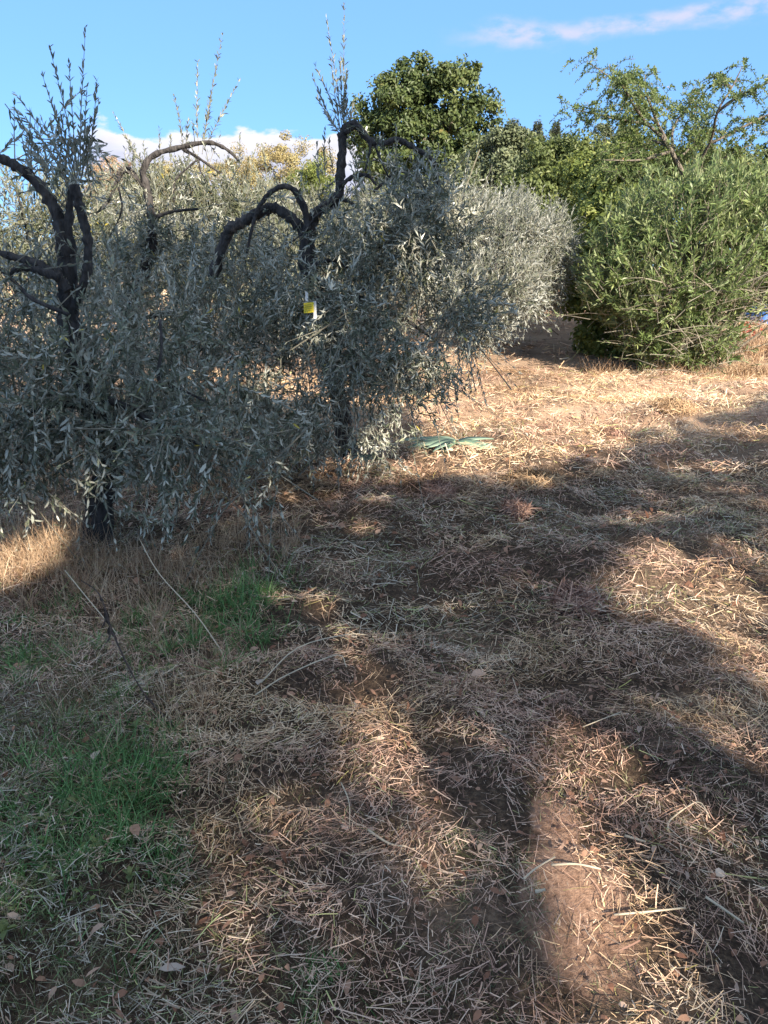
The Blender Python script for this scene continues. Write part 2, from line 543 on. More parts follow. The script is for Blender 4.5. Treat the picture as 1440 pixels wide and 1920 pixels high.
def sprigs(lb, tb, o, d, L, K, leaf_len, leaf_w, ang=0.75, droop=0.1, fine=False, start=0.08, twig=0.0022, tint=None, whorl=2, curl=0.15, jit=0.25):
    """o, d: (n,3) twig start and direction; K leaf nodes of `whorl` leaves each"""
    n = len(o)
    d = unit(d)
    L = np.asarray(L, float) * np.ones(n)
    up = unit(rng.normal(size=(n, 3)))
    a = unit(np.cross(d, up))
    b = np.cross(d, a)
    tt = np.linspace(start, 1.0, K)
    bend = rng.normal(size=(n, 3)) * 0.10
    dr = np.zeros((n, 3))
    dr[:, 2] = -droop
    bend = bend + dr

    def pos(t):
        return o[:, None, :] + d[:, None, :] * (L[:, None] * t)[..., None] + bend[:, None, :] * (L[:, None] * t ** 2)[..., None]

    def tang(t):
        return unit(d[:, None, :] + 2 * bend[:, None, :] * (t + 0 * L[:, None])[..., None])
    if tb is not None:
        ts = np.array([[0, 0.5, 1.0]])
        pp = pos(ts)
        rad = twig * np.array([1.0, 0.7, 0.3])[None, :, None]
        ring = [pp + rad * (math.cos(q) * a[:, None, :] + math.sin(q) * b[:, None, :]) for q in (0, 2.094, 4.189)]
        v = np.stack(ring, 2).reshape(n, 9, 3)
        f = []
        for i in range(2):
            for k in range(3):
                p0, p1 = i * 3 + k, i * 3 + (k + 1) % 3
                f += [(p0, p1, p1 + 3), (p0, p1 + 3, p0 + 3)]
        F = (np.arange(n) * 9)[:, None, None] + np.array(f)[None]
        tb.add(v.reshape(-1, 3), F.reshape(-1, 3), 0.5)
    st = rng.random(n) if tint is None else np.asarray(tint) * np.ones(n)
    tj = np.clip(tt[None, :] + rng.normal(size=(n, K)) * 0.02, 0, 1)
    pp = pos(tj)
    tg = tang(tj)
    for q in range(whorl):
        phi = (np.arange(K) % 2)[None, :] * (math.pi / whorl) + q * 2 * math.pi / whorl + rng.normal(size=(n, K)) * 0.35
        side = np.cos(phi)[..., None] * a[:, None, :] + np.sin(phi)[..., None] * b[:, None, :]
        an = (ang * (1 - 0.35 * tj) + rng.normal(size=(n, K)) * jit)[..., None]
        ld = tg * np.cos(an) + side * np.sin(an)
        nr = unit(np.cross(ld, np.cross(tg, ld)) + 0.25 * rng.normal(size=(n, K, 3)))
        ll = leaf_len * (0.65 + 0.5 * rng.random((n, K))) * (1 - 0.35 * tj ** 3)
        keep = rng.random((n, K)) < 0.93
        tn = np.clip(0.55 * st[:, None] + 0.45 * rng.random((n, K)), 0, 0.97)
        tn = np.where(rng.random((n, K)) < 0.006, 1.0, tn)
        leaves(lb, pp[keep], ld[keep], nr[keep], ll[keep], ll[keep] * leaf_w / leaf_len * (0.8 + 0.4 * rng.random(keep.sum())), tn[keep], fine, curl)


def in_ellipsoids(ells, n, shell=2.0):
    """random points in a union of ellipsoids (centre, radii): returns points, outward direction, relative height"""
    c = np.array([e[0] for e in ells], float)
    r = np.array([e[1] for e in ells], float)
    wgt = np.prod(r, 1) ** (2 / 3.0)
    k = rng.choice(len(ells), n, p=wgt / wgt.sum())
    u = unit(rng.normal(size=(n, 3))) * (rng.random((n, 1)) ** (1 / (3.0 * shell ** 0.5)))
    p = c[k] + u * r[k]
    return p, unit(u / r[k]), u[:, 2]


def E(px, py, Y, rx, ry, rz):
    return (P(px, py, Y), (rx, ry, rz))


# ------------------------------------------------------------------ ground
def build_ground():
    xs = np.concatenate([-np.geomspace(2500, 5, 34), np.arange(-4.9, 5.6, 0.08), np.geomspace(5.8, 2500, 36)])
    ys = np.concatenate([-np.geomspace(2500, 1, 24), np.arange(-0.5, 11, 0.07), np.geomspace(11.1, 3000, 70)])
    X, Y = np.meshgrid(xs, ys)
    Z = height(X, Y)
    # the soil shows bare in a shallow trodden hollow
    v = np.stack([X, Y, Z], -1).reshape(-1, 3)
    ny, nx = X.shape
    i, j = np.meshgrid(np.arange(nx - 1), np.arange(ny - 1))
    a = (j * nx + i).ravel()
    f = np.concatenate([np.stack([a, a + 1, a + nx + 1], 1), np.stack([a, a + nx + 1, a + nx], 1)])
    b = Buf()
    b.add(v, f)
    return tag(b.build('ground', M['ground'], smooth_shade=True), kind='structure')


build_ground()


def gpt(px, py, dz=0.0):
    g = G(px, py)
    return np.array([g[0], g[1], float(height(g[0], g[1])) + dz])


# ------------------------------------------------------------------ trees behind the viewpoint that throw the dappled shade
def ground_ellipse(px, py, rx, ry):
    c = G(px, py)
    return c, abs(G(px + rx, py)[0] - G(px - rx, py)[0]) / 2, abs(G(px, py - ry)[1] - G(px, py + ry)[1]) / 2


LIT = [(1235, 1085, 100, 62, 1), (1390, 1055, 55, 45, 1), (1300, 1150, 130, 42, .9), (1385, 1225, 60, 48, 1), (1150, 1100, 50, 30, .8),
       (1090, 1385, 62, 42, 1), (1295, 1405, 75, 50, 1), (1070, 1335, 60, 25, .8), (1190, 1440, 60, 30, .6),
       (680, 1290, 46, 34, .9), (760, 1355, 70, 26, .8), (830, 1235, 120, 20, .55), (560, 1490, 60, 20, .55), (1180, 1180, 90, 16, .6),
       (1085, 1690, 72, 85, 1), (1012, 1535, 45, 48, 1), (1050, 1610, 45, 40, .9), (1250, 1795, 55, 45, .6),
       (965, 962, 34, 20, .9), (1160, 955, 60, 14, .6), (700, 1690, 60, 50, .4), (510, 1560, 80, 18, .5), (860, 1620, 40, 36, .4),
       (50, 1045, 62, 48, 1), (1385, 812, 50, 16, .9), (1290, 770, 60, 14, .6), (560, 1215, 40, 20, .6), (1000, 1270, 60, 20, .5),
       (400, 1080, 40, 14, .4), (330, 1300, 40, 16, .35), (220, 1500, 50, 36, .35), (1330, 1690, 36, 34, .35), (480, 1760, 40, 24, .3)]
LIT = [(*ground_ellipse(a, b, c, d), p) for a, b, c, d, p in LIT]


def in_shade(gx, gy):
    """where on the ground the tree line's shade falls"""
    wob = (vnoise(gx * 1.4, gy * 1.4, 31) - .5) * 0.7 + (vnoise(gx * 4, gy * 4, 32) - .5) * 0.35
    edge = np.interp(gx, [-30, -1.9, -1.45, -0.5, 0.9, 5.3, 30], [11.0, 10.8, 9.3, 5.8, 5.95, 10.4, 14])
    ok = (gy + wob < edge) | ((gx + wob * .4 < .3) & (gx > -2) & (gy + wob * .3 > 6.6) & (gy + wob < 9.3))
    fleck = fbm(gx / .22 + 2.7, gy / .32, 91) + .45 * (fbm(gx / 1.1, gy / 1.3, 92) - .5)
    ok &= ~((fleck > .57) & (rng.random(len(gx)) < .85) & (gx > -.25 * gy - .2))
    for c, rx, ry, p in LIT:
        q = ((gx - c[0]) / (rx + .05)) ** 2 + ((gy - c[1]) / (ry + .12)) ** 2 + (vnoise(gx * 5, gy * 5, 33) - .5) * .9
        ok &= ~((q < 1) & (rng.random(len(gx)) < p))
    return ok


def shade_tree(x, y, zc, rx, rz, n, label):
    t = thing('shade_tree', (x, y, 0), label, 'tree', 'tall trees behind the viewpoint')
    b = Buf()
    tube(b, [(x, y, -0.1), (x + .1, y - .1, 2.0), (x - .05, y, zc)], 0.24, 0.1, 10)
    b.build('trunk', M['greybark'], t, (x, y, 0))
    for k in range(5):
        a = k * 1.26 + rng.random()
        b = Buf()
        tube(b, [(x, y, zc - rz * 0.7), (x + rx * .4 * math.cos(a), y + rx * .4 * math.sin(a), zc - rz * .2),
                 (x + rx * .75 * math.cos(a), y + rx * .75 * math.sin(a), zc + rz * 0.25)], 0.05, 0.015, 6)
        b.build('limb', M['greybark'], t, (x, y, 0))
    p, out, _ = in_ellipsoids([((x, y, zc), (rx, rx, rz))], n, 1.0)
    s = p[:, 2] / -L3[2]
    ok = in_shade(p[:, 0] + L3[0] * s, p[:, 1] + L3[1] * s)
    p, out = p[ok], out[ok]
    b = Buf()
    m = len(p)
    d0 = rng.normal(size=(m, 3))
    d0 = unit(d0 - (d0 @ L3)[:, None] * L3)
    leaves(b, p - d0 * .08, d0, -L3[None] + 0.3 * rng.normal(size=(m, 3)), 0.13 + 0.07 * rng.random(m), 0.12, rng.random(m))
    tag(b.build('crown', M['shadeleaf'], t, (x, y, 0)), kind='stuff')


shade_tree(4.0, -2.6, 6.2, 3.6, 2.3, 13500, 'tall broadleaf tree just behind the viewpoint, shading the near olives')
shade_tree(5.6, -8.2, 6.6, 3.6, 2.4, 12500, 'tall broadleaf tree farthest behind the viewpoint, shading the foreground straw')
shade_tree(9.2, -5.0, 6.4, 3.6, 2.3, 12500, 'tall broadleaf tree behind and beside the path, shading its middle')
shade_tree(12.4, -1.0, 6.4, 3.4, 2.3, 11000, 'tall broadleaf tree beside the path, shading the bank below the oleander')


# ------------------------------------------------------------------ olive trees
def olive_dirs(p, out, rel, up=0.5, dn=0.75, rnd=0.45):
    d = out * 0.55 + rng.normal(size=p.shape) * rnd
    d[:, 2] += np.where(rel > 0, up * (0.4 + rel), dn * rel - 0.1)
    return unit(d)


def near_olive(base, label, trunk, limbs, ells, n, leaf, shoots, fine, group='olive trees'):
    """trunk and limbs: (points, r0, r1); shoots: (base, tip)"""
    t = thing('olive_tree', base, label, 'tree', group)
    b = Buf()
    tube(b, trunk[0], trunk[1], trunk[2], 12, 5, 0.16)
    b.build('trunk', M['bark'], t, base, True)
    for pts, r0, r1 in limbs:
        b = Buf()
        tube(b, pts, r0 * .78, r1 * .74, 10, 6, 0.2)
        b.build('limb', M['bark'], t, base, True)
    lb, tb = Buf(), Buf()
    p, out, rel = in_ellipsoids(ells, n, 1.5)
    d = olive_dirs(p, out, rel)
    L = 0.22 + 0.25 * rng.random(n)
    p = p + rng.normal(size=p.shape) * .10
    gap = vnoise(p[:, 0] * 3.1 + 7, p[:, 2] * 3.1 + p[:, 1] * 1.3, 17) > .36
    p, d, L = p[gap], d[gap], L[gap]
    sprigs(lb, tb, p - d * (L * .6)[:, None], d, L, 11, leaf, leaf * 0.25, 0.62, 0.12, fine, twig=.0032, jit=.3)
    # long thin bearing shoots, hanging or arching out of the crown
    m = n // 14
    p, out, rel = in_ellipsoids(ells, m, 3)
    d = olive_dirs(p, out, rel, 0.9, 1.0, 0.3)
    L = 0.5 + 0.45 * rng.random(m)
    sprigs(lb, tb, p - d * (L * .6)[:, None], d, L, 18, leaf * .9, leaf * 0.2, 0.65, 0.24, fine, twig=0.0035)
    # long pale branchlets arching bare through the crown
    m = n // 16
    p, out, rel = in_ellipsoids(ells, m, 3)
    d = unit(out * .5 + rng.normal(size=p.shape) * .5 + [0, -.5, .35])
    L = 0.6 + 0.7 * rng.random(m)
    sprigs(lb, tb, p - d * (L * .5)[:, None], d, L, 7, leaf * .9, leaf * .22, .6, .45, fine, .45, .0055)
    # short spurs along the bare limbs
    for pts, r0, r1 in limbs[:12]:
        c = crom(pts, 6)
        k = rng.integers(2, len(c), 7)
        d = unit(rng.normal(size=(7, 3)) * .7 + [0, 0, .35])
        sprigs(lb, tb, c[k], d, .08 + .25 * rng.random(7), 5, leaf * .8, leaf * .2, .6, 0, True, .4, .004)
    tag(lb.build('foliage', M['olive'], t, base), kind='stuff')
    tag(tb.build('twigs', M['twig'], t, base), kind='stuff')
    for s0, s1 in shoots:
        s0, s1 = np.array(s0), np.array(s1)
        s1 = s0 + (s1 - s0) * .95
        ln = np.linalg.norm(s1 - s0)
        lb, tb = Buf(), Buf()
        sprigs(lb, tb, s0[None], (s1 - s0)[None], [ln], max(7, int(ln / 0.022)), leaf * 0.85, leaf * 0.22, 0.62, -0.04, True, 0.15, 0.0038, tint=[0.25])
        s_o = tb.build('shoot', M['twig'], t, base)
        tag(lb.build('leaves', M['olive'], s_o, base), kind='stuff')
    return t


def PP(lst, Y):
    out = []
    for q in lst:
        out.append(P(q[0], q[1], q[2] if len(q) > 2 else Y))
    return out


# the near tree on the left
YA = 4.45
bA = gpt(175, 1022)
YA = float(bA[1])
trunkA = ([bA - [0, 0, .05]] + PP([(188, 940), (203, 880), (186, 800), (152, 700), (130, 610), (128, 545), (124, 480), (114, 415)], YA), 0.085, 0.042)
limbsA = [
    (PP([(116, 425), (100, 385), (72, 345), (34, 314), (0, 297), (-60, 275), (-140, 290)], YA), 0.042, 0.026),
    (PP([(122, 470), (128, 430), (130, 390), (134, 352)], YA), 0.034, 0.02),
    (PP([(132, 600, YA), (150, 550), (164, 500), (165, 455), (158, 420), (148, 385), (140, 346)], YA - .05), 0.026, 0.034),
    (PP([(128, 545), (105, 515), (62, 492), (20, 480), (-40, 462)], YA - .1), 0.034, 0.02),
    (PP([(110, 520), (75, 508), (38, 502), (15, 520)], YA - .15), 0.03, 0.018),
    (PP([(128, 590), (60, 560), (30, 530), (0, 505)], YA - .3), 0.014, 0.008),
    (PP([(165, 740), (230, 760), (300, 800), (390, 840)], YA - .25), 0.03, 0.010),
    (PP([(170, 760), (90, 760), (20, 800), (-60, 860)], YA - .2), 0.03, 0.010),
    (PP([(300, 600, 4.3), (303, 650), (298, 715), (335, 728), (384, 752)], 4.2), 0.011, 0.008),
]
ellsA = [E(40, 545, 5.1, .50, .4, .32), E(50, 690, 4.3, .60, .55, .42), E(225, 640, 4.5, .45, .45, .40), E(210, 790, 4.15, .55, .5, .36),
         E(340, 800, 4.2, .42, .45, .30), E(20, 835, 4.1, .38, .4, .15), E(340, 860, 4.0, .40, .35, .13), E(455, 830, 4.5, .30, .35, .22),
         E(118, 290, 4.85, .24, .2, .14), E(-180, 650, 4.4, .55, .55, .6), E(-20, 870, 4.0, .35, .35, .18), E(480, 905, 4.3, .2, .25, .08)]
shA = [((142, 340), (35, 150)), ((120, 330), (52, 190)), ((140, 340), (88, 150)), ((142, 335), (122, 98)), ((150, 330), (146, 108)),
       ((152, 335), (172, 185)), ((160, 330), (200, 150)), ((150, 340), (188, 215)), ((110, 335), (30, 255)), ((130, 330), (70, 215)), ((138, 320), (100, 205)),
       ((145, 330), (128, 150)), ((155, 320), (160, 170)), ((60, 335), (55, 255))]
shA = [(P(*a, YA), P(*b_, YA - .1 + .2 * rng.random())) for a, b_ in shA]
near_olive(bA, 'nearest olive tree with dark crooked trunk and forked limb, growing left of the path', trunkA, limbsA, ellsA, 1250, 0.063, shA, True)

# the pruned tree behind it
bB = gpt(272, 818)
YB = float(bB[1])
trunkB = ([bB - [0, 0, .05]] + PP([(268, 760), (254, 690), (243, 615), (252, 555), (272, 500), (286, 445)], YB), 0.085, 0.05)
limbsB = [
    (PP([(286, 450), (284, 405), (275, 350), (268, 322), (288, 291), (340, 276), (390, 267), (428, 282), (452, 308)], YB), 0.05, 0.012),
    (PP([(342, 279), (372, 296), (412, 324)], YB), 0.022, 0.009),
    (PP([(372, 298), (348, 318), (328, 340), (326, 380)], YB), 0.012, 0.009),
    (PP([(372, 298), (376, 320), (386, 336)], YB), 0.011, 0.006),
    (PP([(264, 345), (243, 316), (224, 322), (216, 350), (198, 384), (180, 400)], YB), 0.024, 0.012),
    (PP([(268, 350), (250, 330), (234, 322), (222, 340)], YB - .05), 0.016, 0.01),
    (PP([(286, 410), (318, 398), (345, 394), (372, 392)], YB), 0.022, 0.014),
    (PP([(288, 440), (284, 430), (279, 452)], YB - .1), 0.02, 0.024),
    (PP([(222, 350), (228, 395), (205, 445)], YB - .3), 0.012, 0.007),
    (PP([(250, 600), (330, 590), (400, 640)], YB - .2), 0.03, 0.01),
    (PP([(250, 590), (190, 540), (150, 480)], YB), 0.03, 0.01),
    (PP([(285, 600), (302, 590), (305, 640), (300, 710)], YB - .9), 0.014, 0.008),
]
ellsB = [E(330, 460, 7.7, .62, .5, .40), E(215, 450, 7.7, .45, .5, .40), E(430, 520, 7.4, .60, .45, .42), E(350, 600, 6.5, .65, .6, .42),
         E(470, 650, 6.3, .55, .55, .42), E(200, 560, 6.9, .6, .6, .5), E(400, 730, 6.0, .55, .5, .30), E(520, 790, 5.8, .35, .4, .22),
         E(480, 440, 7.6, .45, .5, .28)]
shB = [((379, 290), (403, 82)), ((372, 285), (360, 98)), ((382, 280), (447, 152)), ((345, 290), (336, 175)), ((270, 325), (215, 198)), ((385, 240), (400, 165)),
       ((348, 285), (352, 215)), ((300, 300), (300, 250)), ((318, 295), (320, 250)), ((280, 320), (240, 262)), ((275, 320), (270, 262)), ((450, 320), (452, 255)),
       ((470, 320), (468, 262)), ((500, 330), (498, 270)), ((430, 330), (425, 280))]
shB = [(P(*a, YB), P(*b_, YB - .1 + .2 * rng.random())) for a, b_ in shB]
near_olive(bB, 'pruned olive tree with grey arching top limb, second from the viewpoint, behind the nearest olive', trunkB, limbsB, ellsB, 1150, 0.070, shB, False)

# the arching tree whose crown hangs over the path
bC = gpt(652, 862)
YC = float(bC[1])
trunkC = ([bC - [0, 0, .05]] + PP([(645, 800), (622, 690), (592, 570), (577, 480), (578, 428)], YC), 0.09, 0.06)
limbsC = [
    (PP([(577, 450), (590, 404), (622, 380), (636, 362), (638, 330), (642, 285), (644, 250), (664, 232), (692, 262), (720, 269), (746, 262), (780, 280), (812, 302), (822, 345), (832, 380), (852, 412)], YC), 0.058, 0.012),
    (PP([(646, 250), (668, 238), (690, 262), (694, 280), (684, 322)], YC - .03), 0.026, 0.008),
    (PP([(700, 266), (716, 305), (730, 335)], YC), 0.014, 0.008),
    (PP([(638, 348), (664, 330), (690, 330), (706, 348)], YC - .03), 0.022, 0.012),
    (PP([(700, 360), (728, 335), (746, 321), (770, 328), (790, 345), (800, 368)], YC), 0.012, 0.014),
    (PP([(632, 372), (656, 379), (682, 400)], YC), 0.022, 0.009),
    (PP([(578, 432), (572, 396), (552, 357), (527, 350), (502, 366), (484, 392), (472, 430), (463, 475)], YC - .08), 0.036, 0.012),
    (PP([(575, 440), (556, 418), (530, 398), (508, 390), (480, 402), (452, 418), (430, 432), (415, 470), (398, 522)], YC), 0.05, 0.055),
    (PP([(632, 388), (596, 402), (574, 430), (548, 452), (508, 472)], YC - .2), 0.010, 0.007),
    (PP([(590, 560), (680, 560), (760, 600), (830, 650)], YC - .2), 0.03, 0.01),
    (PP([(600, 600), (560, 640), (520, 700)], YC - .2), 0.025, 0.01),
    (PP([(590, 550), (690, 470), (780, 450), (850, 480)], YC), 0.03, 0.01),
    (PP([(582, 500), (620, 488), (650, 500)], YC - .3), 0.022, 0.012),
]
ellsC = [E(700, 445, 6.4, .55, .55, .36), E(800, 450, 6.4, .42, .5, .42), E(790, 590, 6.1, .50, .55, .45), E(650, 560, 6.1, .50, .55, .40),
         E(560, 580, 6.7, .45, .4, .36), E(700, 700, 5.8, .45, .5, .36), E(660, 800, 5.6, .32, .4, .2), E(860, 585, 6.3, .24, .4, .30),
         E(770, 355, 6.5, .32, .4, .16), E(610, 690, 5.8, .35, .4, .3), E(790, 690, 5.9, .26, .4, .26), E(580, 470, 7.2, .45, .45, .22), E(850, 400, 6.6, .18, .3, .25), E(560, 790, 5.7, .3, .4, .2), E(385, 575, 6.1, .3, .3, .2)]
shC = [((643, 250), (620, 30)), ((648, 250), (637, 48)), ((640, 260), (580, 152)), ((640, 250), (604, 108)), ((650, 250), (650, 150)), ((655, 240), (662, 190)),
       ((640, 250), (612, 130)), ((646, 245), (628, 100)), ((640, 255), (592, 190)), ((645, 245), (640, 110)), ((642, 250), (600, 215)),
       ((610, 330), (600, 245)), ((600, 350), (590, 270)), ((625, 330), (615, 260)), ((860, 380), (885, 290)), ((830, 360), (838, 285)), ((800, 330), (800, 280)), ((870, 400), (900, 345))]
shC = [(P(*a, YC), P(*b_, YC - .1 + .2 * rng.random())) for a, b_ in shC]
near_olive(bC, 'olive tree with dark arching snaky limbs, its dense crown drooping over the path edge', trunkC, limbsC, ellsC, 1600, 0.070, shC, False)


def far_olive(px, py, label, ells, n, leaf, mat='olive_pale'):
    base = gpt(px, py)
    t = thing('olive_tree', base, label, 'tree', 'olive trees')
    top = np.mean([e[0] for e in ells], 0)
    b = Buf()
    tube(b, [base - [0, 0, .1], base * .6 + top * .4 + [.08, 0, 0], top], 0.1, 0.05, 8)
    b.build('trunk', M['bark'], t, base, True)
    for e in ells[:5]:
        b = Buf()
        tube(b, [base * .55 + top * .45, (np.array(e[0]) + top) / 2, np.array(e[0]) + [0, 0, e[1][2] * .6]], 0.04, 0.012, 6)
        b.build('limb', M['bark'], t, base, True)
    lb, tb = Buf(), Buf()
    p, out, rel = in_ellipsoids(ells, n, 1.8)
    d = olive_dirs(p, out, rel, 0.8, 0.5, 0.4)
    L = 0.3 + 0.35 * rng.random(n)
    sprigs(lb, tb, p - d * (L * .6)[:, None], d, L, 10, leaf, leaf * 0.22, 0.65, 0.1, twig=0.003)
    tag(lb.build('foliage', M[mat], t, base), kind='stuff')
    tag(tb.build('twigs', M['twig'], t, base), kind='stuff')


far_olive(925, 640, 'pale silver olive tree beside the path, half hidden behind the arching olive',
          [E(900, 470, 9.5, .55, .6, .55), E(930, 540, 9.0, .6, .6, .5), E(960, 440, 9.8, .5, .6, .42), E(965, 530, 9.4, .38, .5, .35), E(880, 570, 9.0, .45, .5, .46), E(895, 620, 9.2, .28, .4, .22), E(900, 410, 10, .4, .5, .3)], 1300, 0.08, 'olive_silver')
far_olive(1010, 600, 'pale silver olive tree farthest along the path, below the green hedge',
          [E(1000, 450, 13, .7, .7, .6), E(1020, 500, 13, .45, .7, .5), E(970, 500, 13, .6, .7, .6), E(1045, 470, 13.8, .33, .6, .42), E(985, 545, 12.8, .5, .6, .38), E(1015, 548, 13.2, .35, .5, .36), E(960, 400, 14, .5, .6, .35)], 1300, 0.095, 'olive_silver')
far_olive(60, 690, 'sunlit olive tree at the back, beyond the forked limb of the nearest olive',
          [E(40, 430, 10, 1.1, .8, .75), E(150, 420, 10.5, .8, .8, .6), E(-120, 450, 10, 1.0, .8, .8), E(60, 560, 9.8, 1.1, .8, .7), E(200, 500, 10.2, .7, .7, .7)], 1500, 0.095)
far_olive(330, 680, 'sunlit olive tree at the back, framed by the grey arching limb',
          [E(330, 400, 11, .9, .8, .65), E(430, 400, 11.5, .8, .8, .6), E(250, 400, 11, .7, .8, .6), E(350, 520, 10.8, 1.1, .9, .8), E(470, 500, 11, .8, .8, .7)], 1500, 0.10)
far_olive(560, 660, 'sunlit olive tree at the back, below the golden autumn trees',
          [E(560, 430, 12.5, .9, .8, .65), E(640, 420, 12.5, .8, .8, .6), E(490, 420, 12.5, .7, .8, .6), E(580, 540, 12, 1.1, .9, .8), E(700, 480, 12, .8, .8, .7)], 1400, 0.105)
far_olive(760, 640, 'sunlit olive tree at the back, in front of the tall oak',
          [E(760, 420, 14, .9, .8, .6), E(840, 410, 14, .8, .8, .6), E(700, 430, 14, .8, .8, .6), E(790, 520, 13.5, 1.1, .9, .8)], 950, 0.13)


# ------------------------------------------------------------------ broadleaf trees, hedge shrubs
def broadleaf(name, px, py_ground, label, ells, n_clump, clump_r, per, leaf, mat, cat='tree', group=None, trunk_r=0.15, flat=1.0):
    """crown of leaf clumps set through the ellipsoids, each clump a loose tuft of leaves"""
    c0 = np.mean([e[0] for e in ells], 0)
    base = np.array([c0[0], c0[1], float(height(c0[0], c0[1]))])
    t = thing(name, base, label, cat, group)
    top = max(ells, key=lambda e: e[0][2])
    b = Buf()
    tube(b, [base - [0, 0, .1], base + (c0 - base) * .5 + [.1, 0, 0], c0 + [0, 0, .1]], trunk_r, trunk_r * .45, 8)
    b.build('trunk', M['greybark'], t, base, True)
    for e in ells[:6]:
        b = Buf()
        tube(b, [base + (c0 - base) * .6, (np.array(e[0]) + c0) / 2, np.array(e[0]) + [0, 0, e[1][2] * .5]], trunk_r * .45, trunk_r * .1, 6)
        b.build('limb', M['greybark'], t, base, True)
    pc, oc, _ = in_ellipsoids(ells, n_clump, 1.6)
    pc = pc + rng.normal(size=pc.shape) * clump_r * .5
    cr = clump_r * (0.6 + 0.8 * rng.random(n_clump))
    ct = rng.random(n_clump)
    k = np.repeat(np.arange(n_clump), per)
    u = unit(rng.normal(size=(len(k), 3))) * (rng.random((len(k), 1)) ** 0.45)
    u[:, 2] *= 0.75
    p = pc[k] + u * cr[k][:, None]
    nr = unit(u + [0, 0, 0.5] + 0.45 * rng.normal(size=u.shape) + 0.3 * oc[k])
    d = unit(np.cross(nr, rng.normal(size=nr.shape)) + [0, 0, -0.25])
    lb = Buf()
    leaves(lb, p - d * leaf * .5, d, nr, leaf * (.7 + .6 * rng.random(len(k))), leaf * .55 * flat, np.clip(.5 * ct[k] + .5 * rng.random(len(k)), 0, 1))
    tag(lb.build('crown', M[mat], t, base), kind='stuff')
    return t


broadleaf('oak_tree', 800, 560, 'tall dark green oak tree rising above all others on the skyline',
          [E(800, 200, 34, 2.2, 2, 1.7), E(735, 250, 34, 1.7, 1.8, 1.5), E(870, 240, 34, 1.6, 1.8, 1.5), E(800, 150, 34, 1.3, 1.3, .8), E(850, 170, 34, 1.2, 1.2, .9), E(750, 180, 34, 1.1, 1.2, .9), E(800, 280, 33.5, 2.3, 2, 1.5), E(760, 330, 33, 2.0, 2, 1.6),
           E(860, 330, 33, 1.8, 1.8, 1.3), E(915, 200, 34, .7, .8, .6), E(700, 210, 34, .8, .9, .8), E(925, 260, 34, .5, .6, .5)], 330, .40, 95, 0.19, 'oak', trunk_r=.3)
broadleaf('holm_oak_tree', 955, 560, 'grey green rounded tree right of the tall oak, behind the silver olives',
          [E(955, 300, 27, 1.1, 1.1, .9), E(925, 350, 26, .9, 1, 1.0), E(990, 350, 26, .9, 1, 1.0), E(950, 400, 25, 1.1, 1, .9), E(1000, 295, 27, .8, .9, .7), E(920, 300, 27, .8, .9, .8)], 160, .35, 120, 0.13, 'greygreen')
broadleaf('hedge_tree', 1050, 560, 'bushy green tree in the hedge, between the silver olives and the fronded tree',
          [E(1040, 310, 23, .9, 1, .6), E(1000, 370, 22, .7, .9, .8), E(1070, 370, 22, .9, 1, .9), E(1040, 420, 21, 1.0, 1, .7), E(1110, 310, 23, .8, .9, .65), E(1070, 300, 23.5, .8, .9, .55), E(1180, 300, 23, .8, .9, .55)], 210, .32, 120, 0.12, 'green')
broadleaf('hedge_tree', 1160, 560, 'yellow green leafy tree in the hedge, directly above the bramble bush',
          [E(1150, 330, 17.5, .8, .9, .55), E(1120, 400, 16.5, .6, .8, .7), E(1190, 380, 17, .8, .9, .7), E(1150, 450, 16, .7, .8, .6), E(1090, 340, 18, .45, .6, .4), E(1200, 300, 17.5, .6, .7, .4)], 150, .28, 120, 0.11, 'lime')
broadleaf('hedge_tree', 1350, 560, 'dark green leafy tree rising behind the top of the oleander bush',
          [E(1330, 325, 17, .9, .9, .4), E(1420, 330, 17, .8, .9, .4), E(1260, 335, 17.5, .7, .8, .4), E(1380, 350, 17, 1.2, .9, .5), E(1500, 330, 17, .8, .9, .6), E(1240, 350, 17.2, .6, .8, .6)], 170, .28, 110, 0.12, 'green')
broadleaf('hedge_shrub', 1010, 560, 'low grey green shrub at the end of the path, under the hedge',
          [E(1060, 480, 19, .7, .8, .6), E(1010, 470, 20, .9, .8, .6), E(940, 450, 20, .9, .8, .7), E(880, 440, 22, 1.0, 1, .8), E(850, 385, 23, 1.1, 1, .9)], 120, .3, 110, 0.12, 'greygreen', 'shrub')
broadleaf('autumn_tree', 545, 560, 'golden orange autumn tree, largest of those above the olive row',
          [E(540, 300, 46, 1.6, 1.5, 1.1), E(500, 330, 46, 1.3, 1.3, 1.0), E(585, 330, 46, 1.3, 1.3, 1.1), E(545, 370, 45, 2.2, 1.5, 1.3)], 110, .5, 190, 0.115, 'orange', group='autumn trees on the skyline')
broadleaf('autumn_tree', 575, 560, 'yellowish green autumn tree just left of the upright limb of the arching olive',
          [E(580, 325, 43, .9, 1, .9), E(600, 350, 43, .8, 1, .9)], 40, .4, 190, 0.115, 'lime', group='autumn trees on the skyline')
broadleaf('autumn_tree', 460, 560, 'slim golden autumn tree seen between the olive shoots under the cloud',
          [E(470, 310, 48, .9, 1, 1.1), E(430, 330, 48, 1.0, 1, .8), E(460, 370, 47, 1.4, 1.2, 1.2)], 60, .45, 190, 0.115, 'orange', group='autumn trees on the skyline')
broadleaf('autumn_tree', 215, 560, 'small orange autumn tree peeping over the olives at the end of the cloud',
          [E(215, 318, 50, .8, .9, .7), E(245, 345, 50, 1.0, 1.2, .8), E(190, 340, 50, 1.2, 1.2, 1)], 55, .45, 190, 0.115, 'rust', group='autumn trees on the skyline')
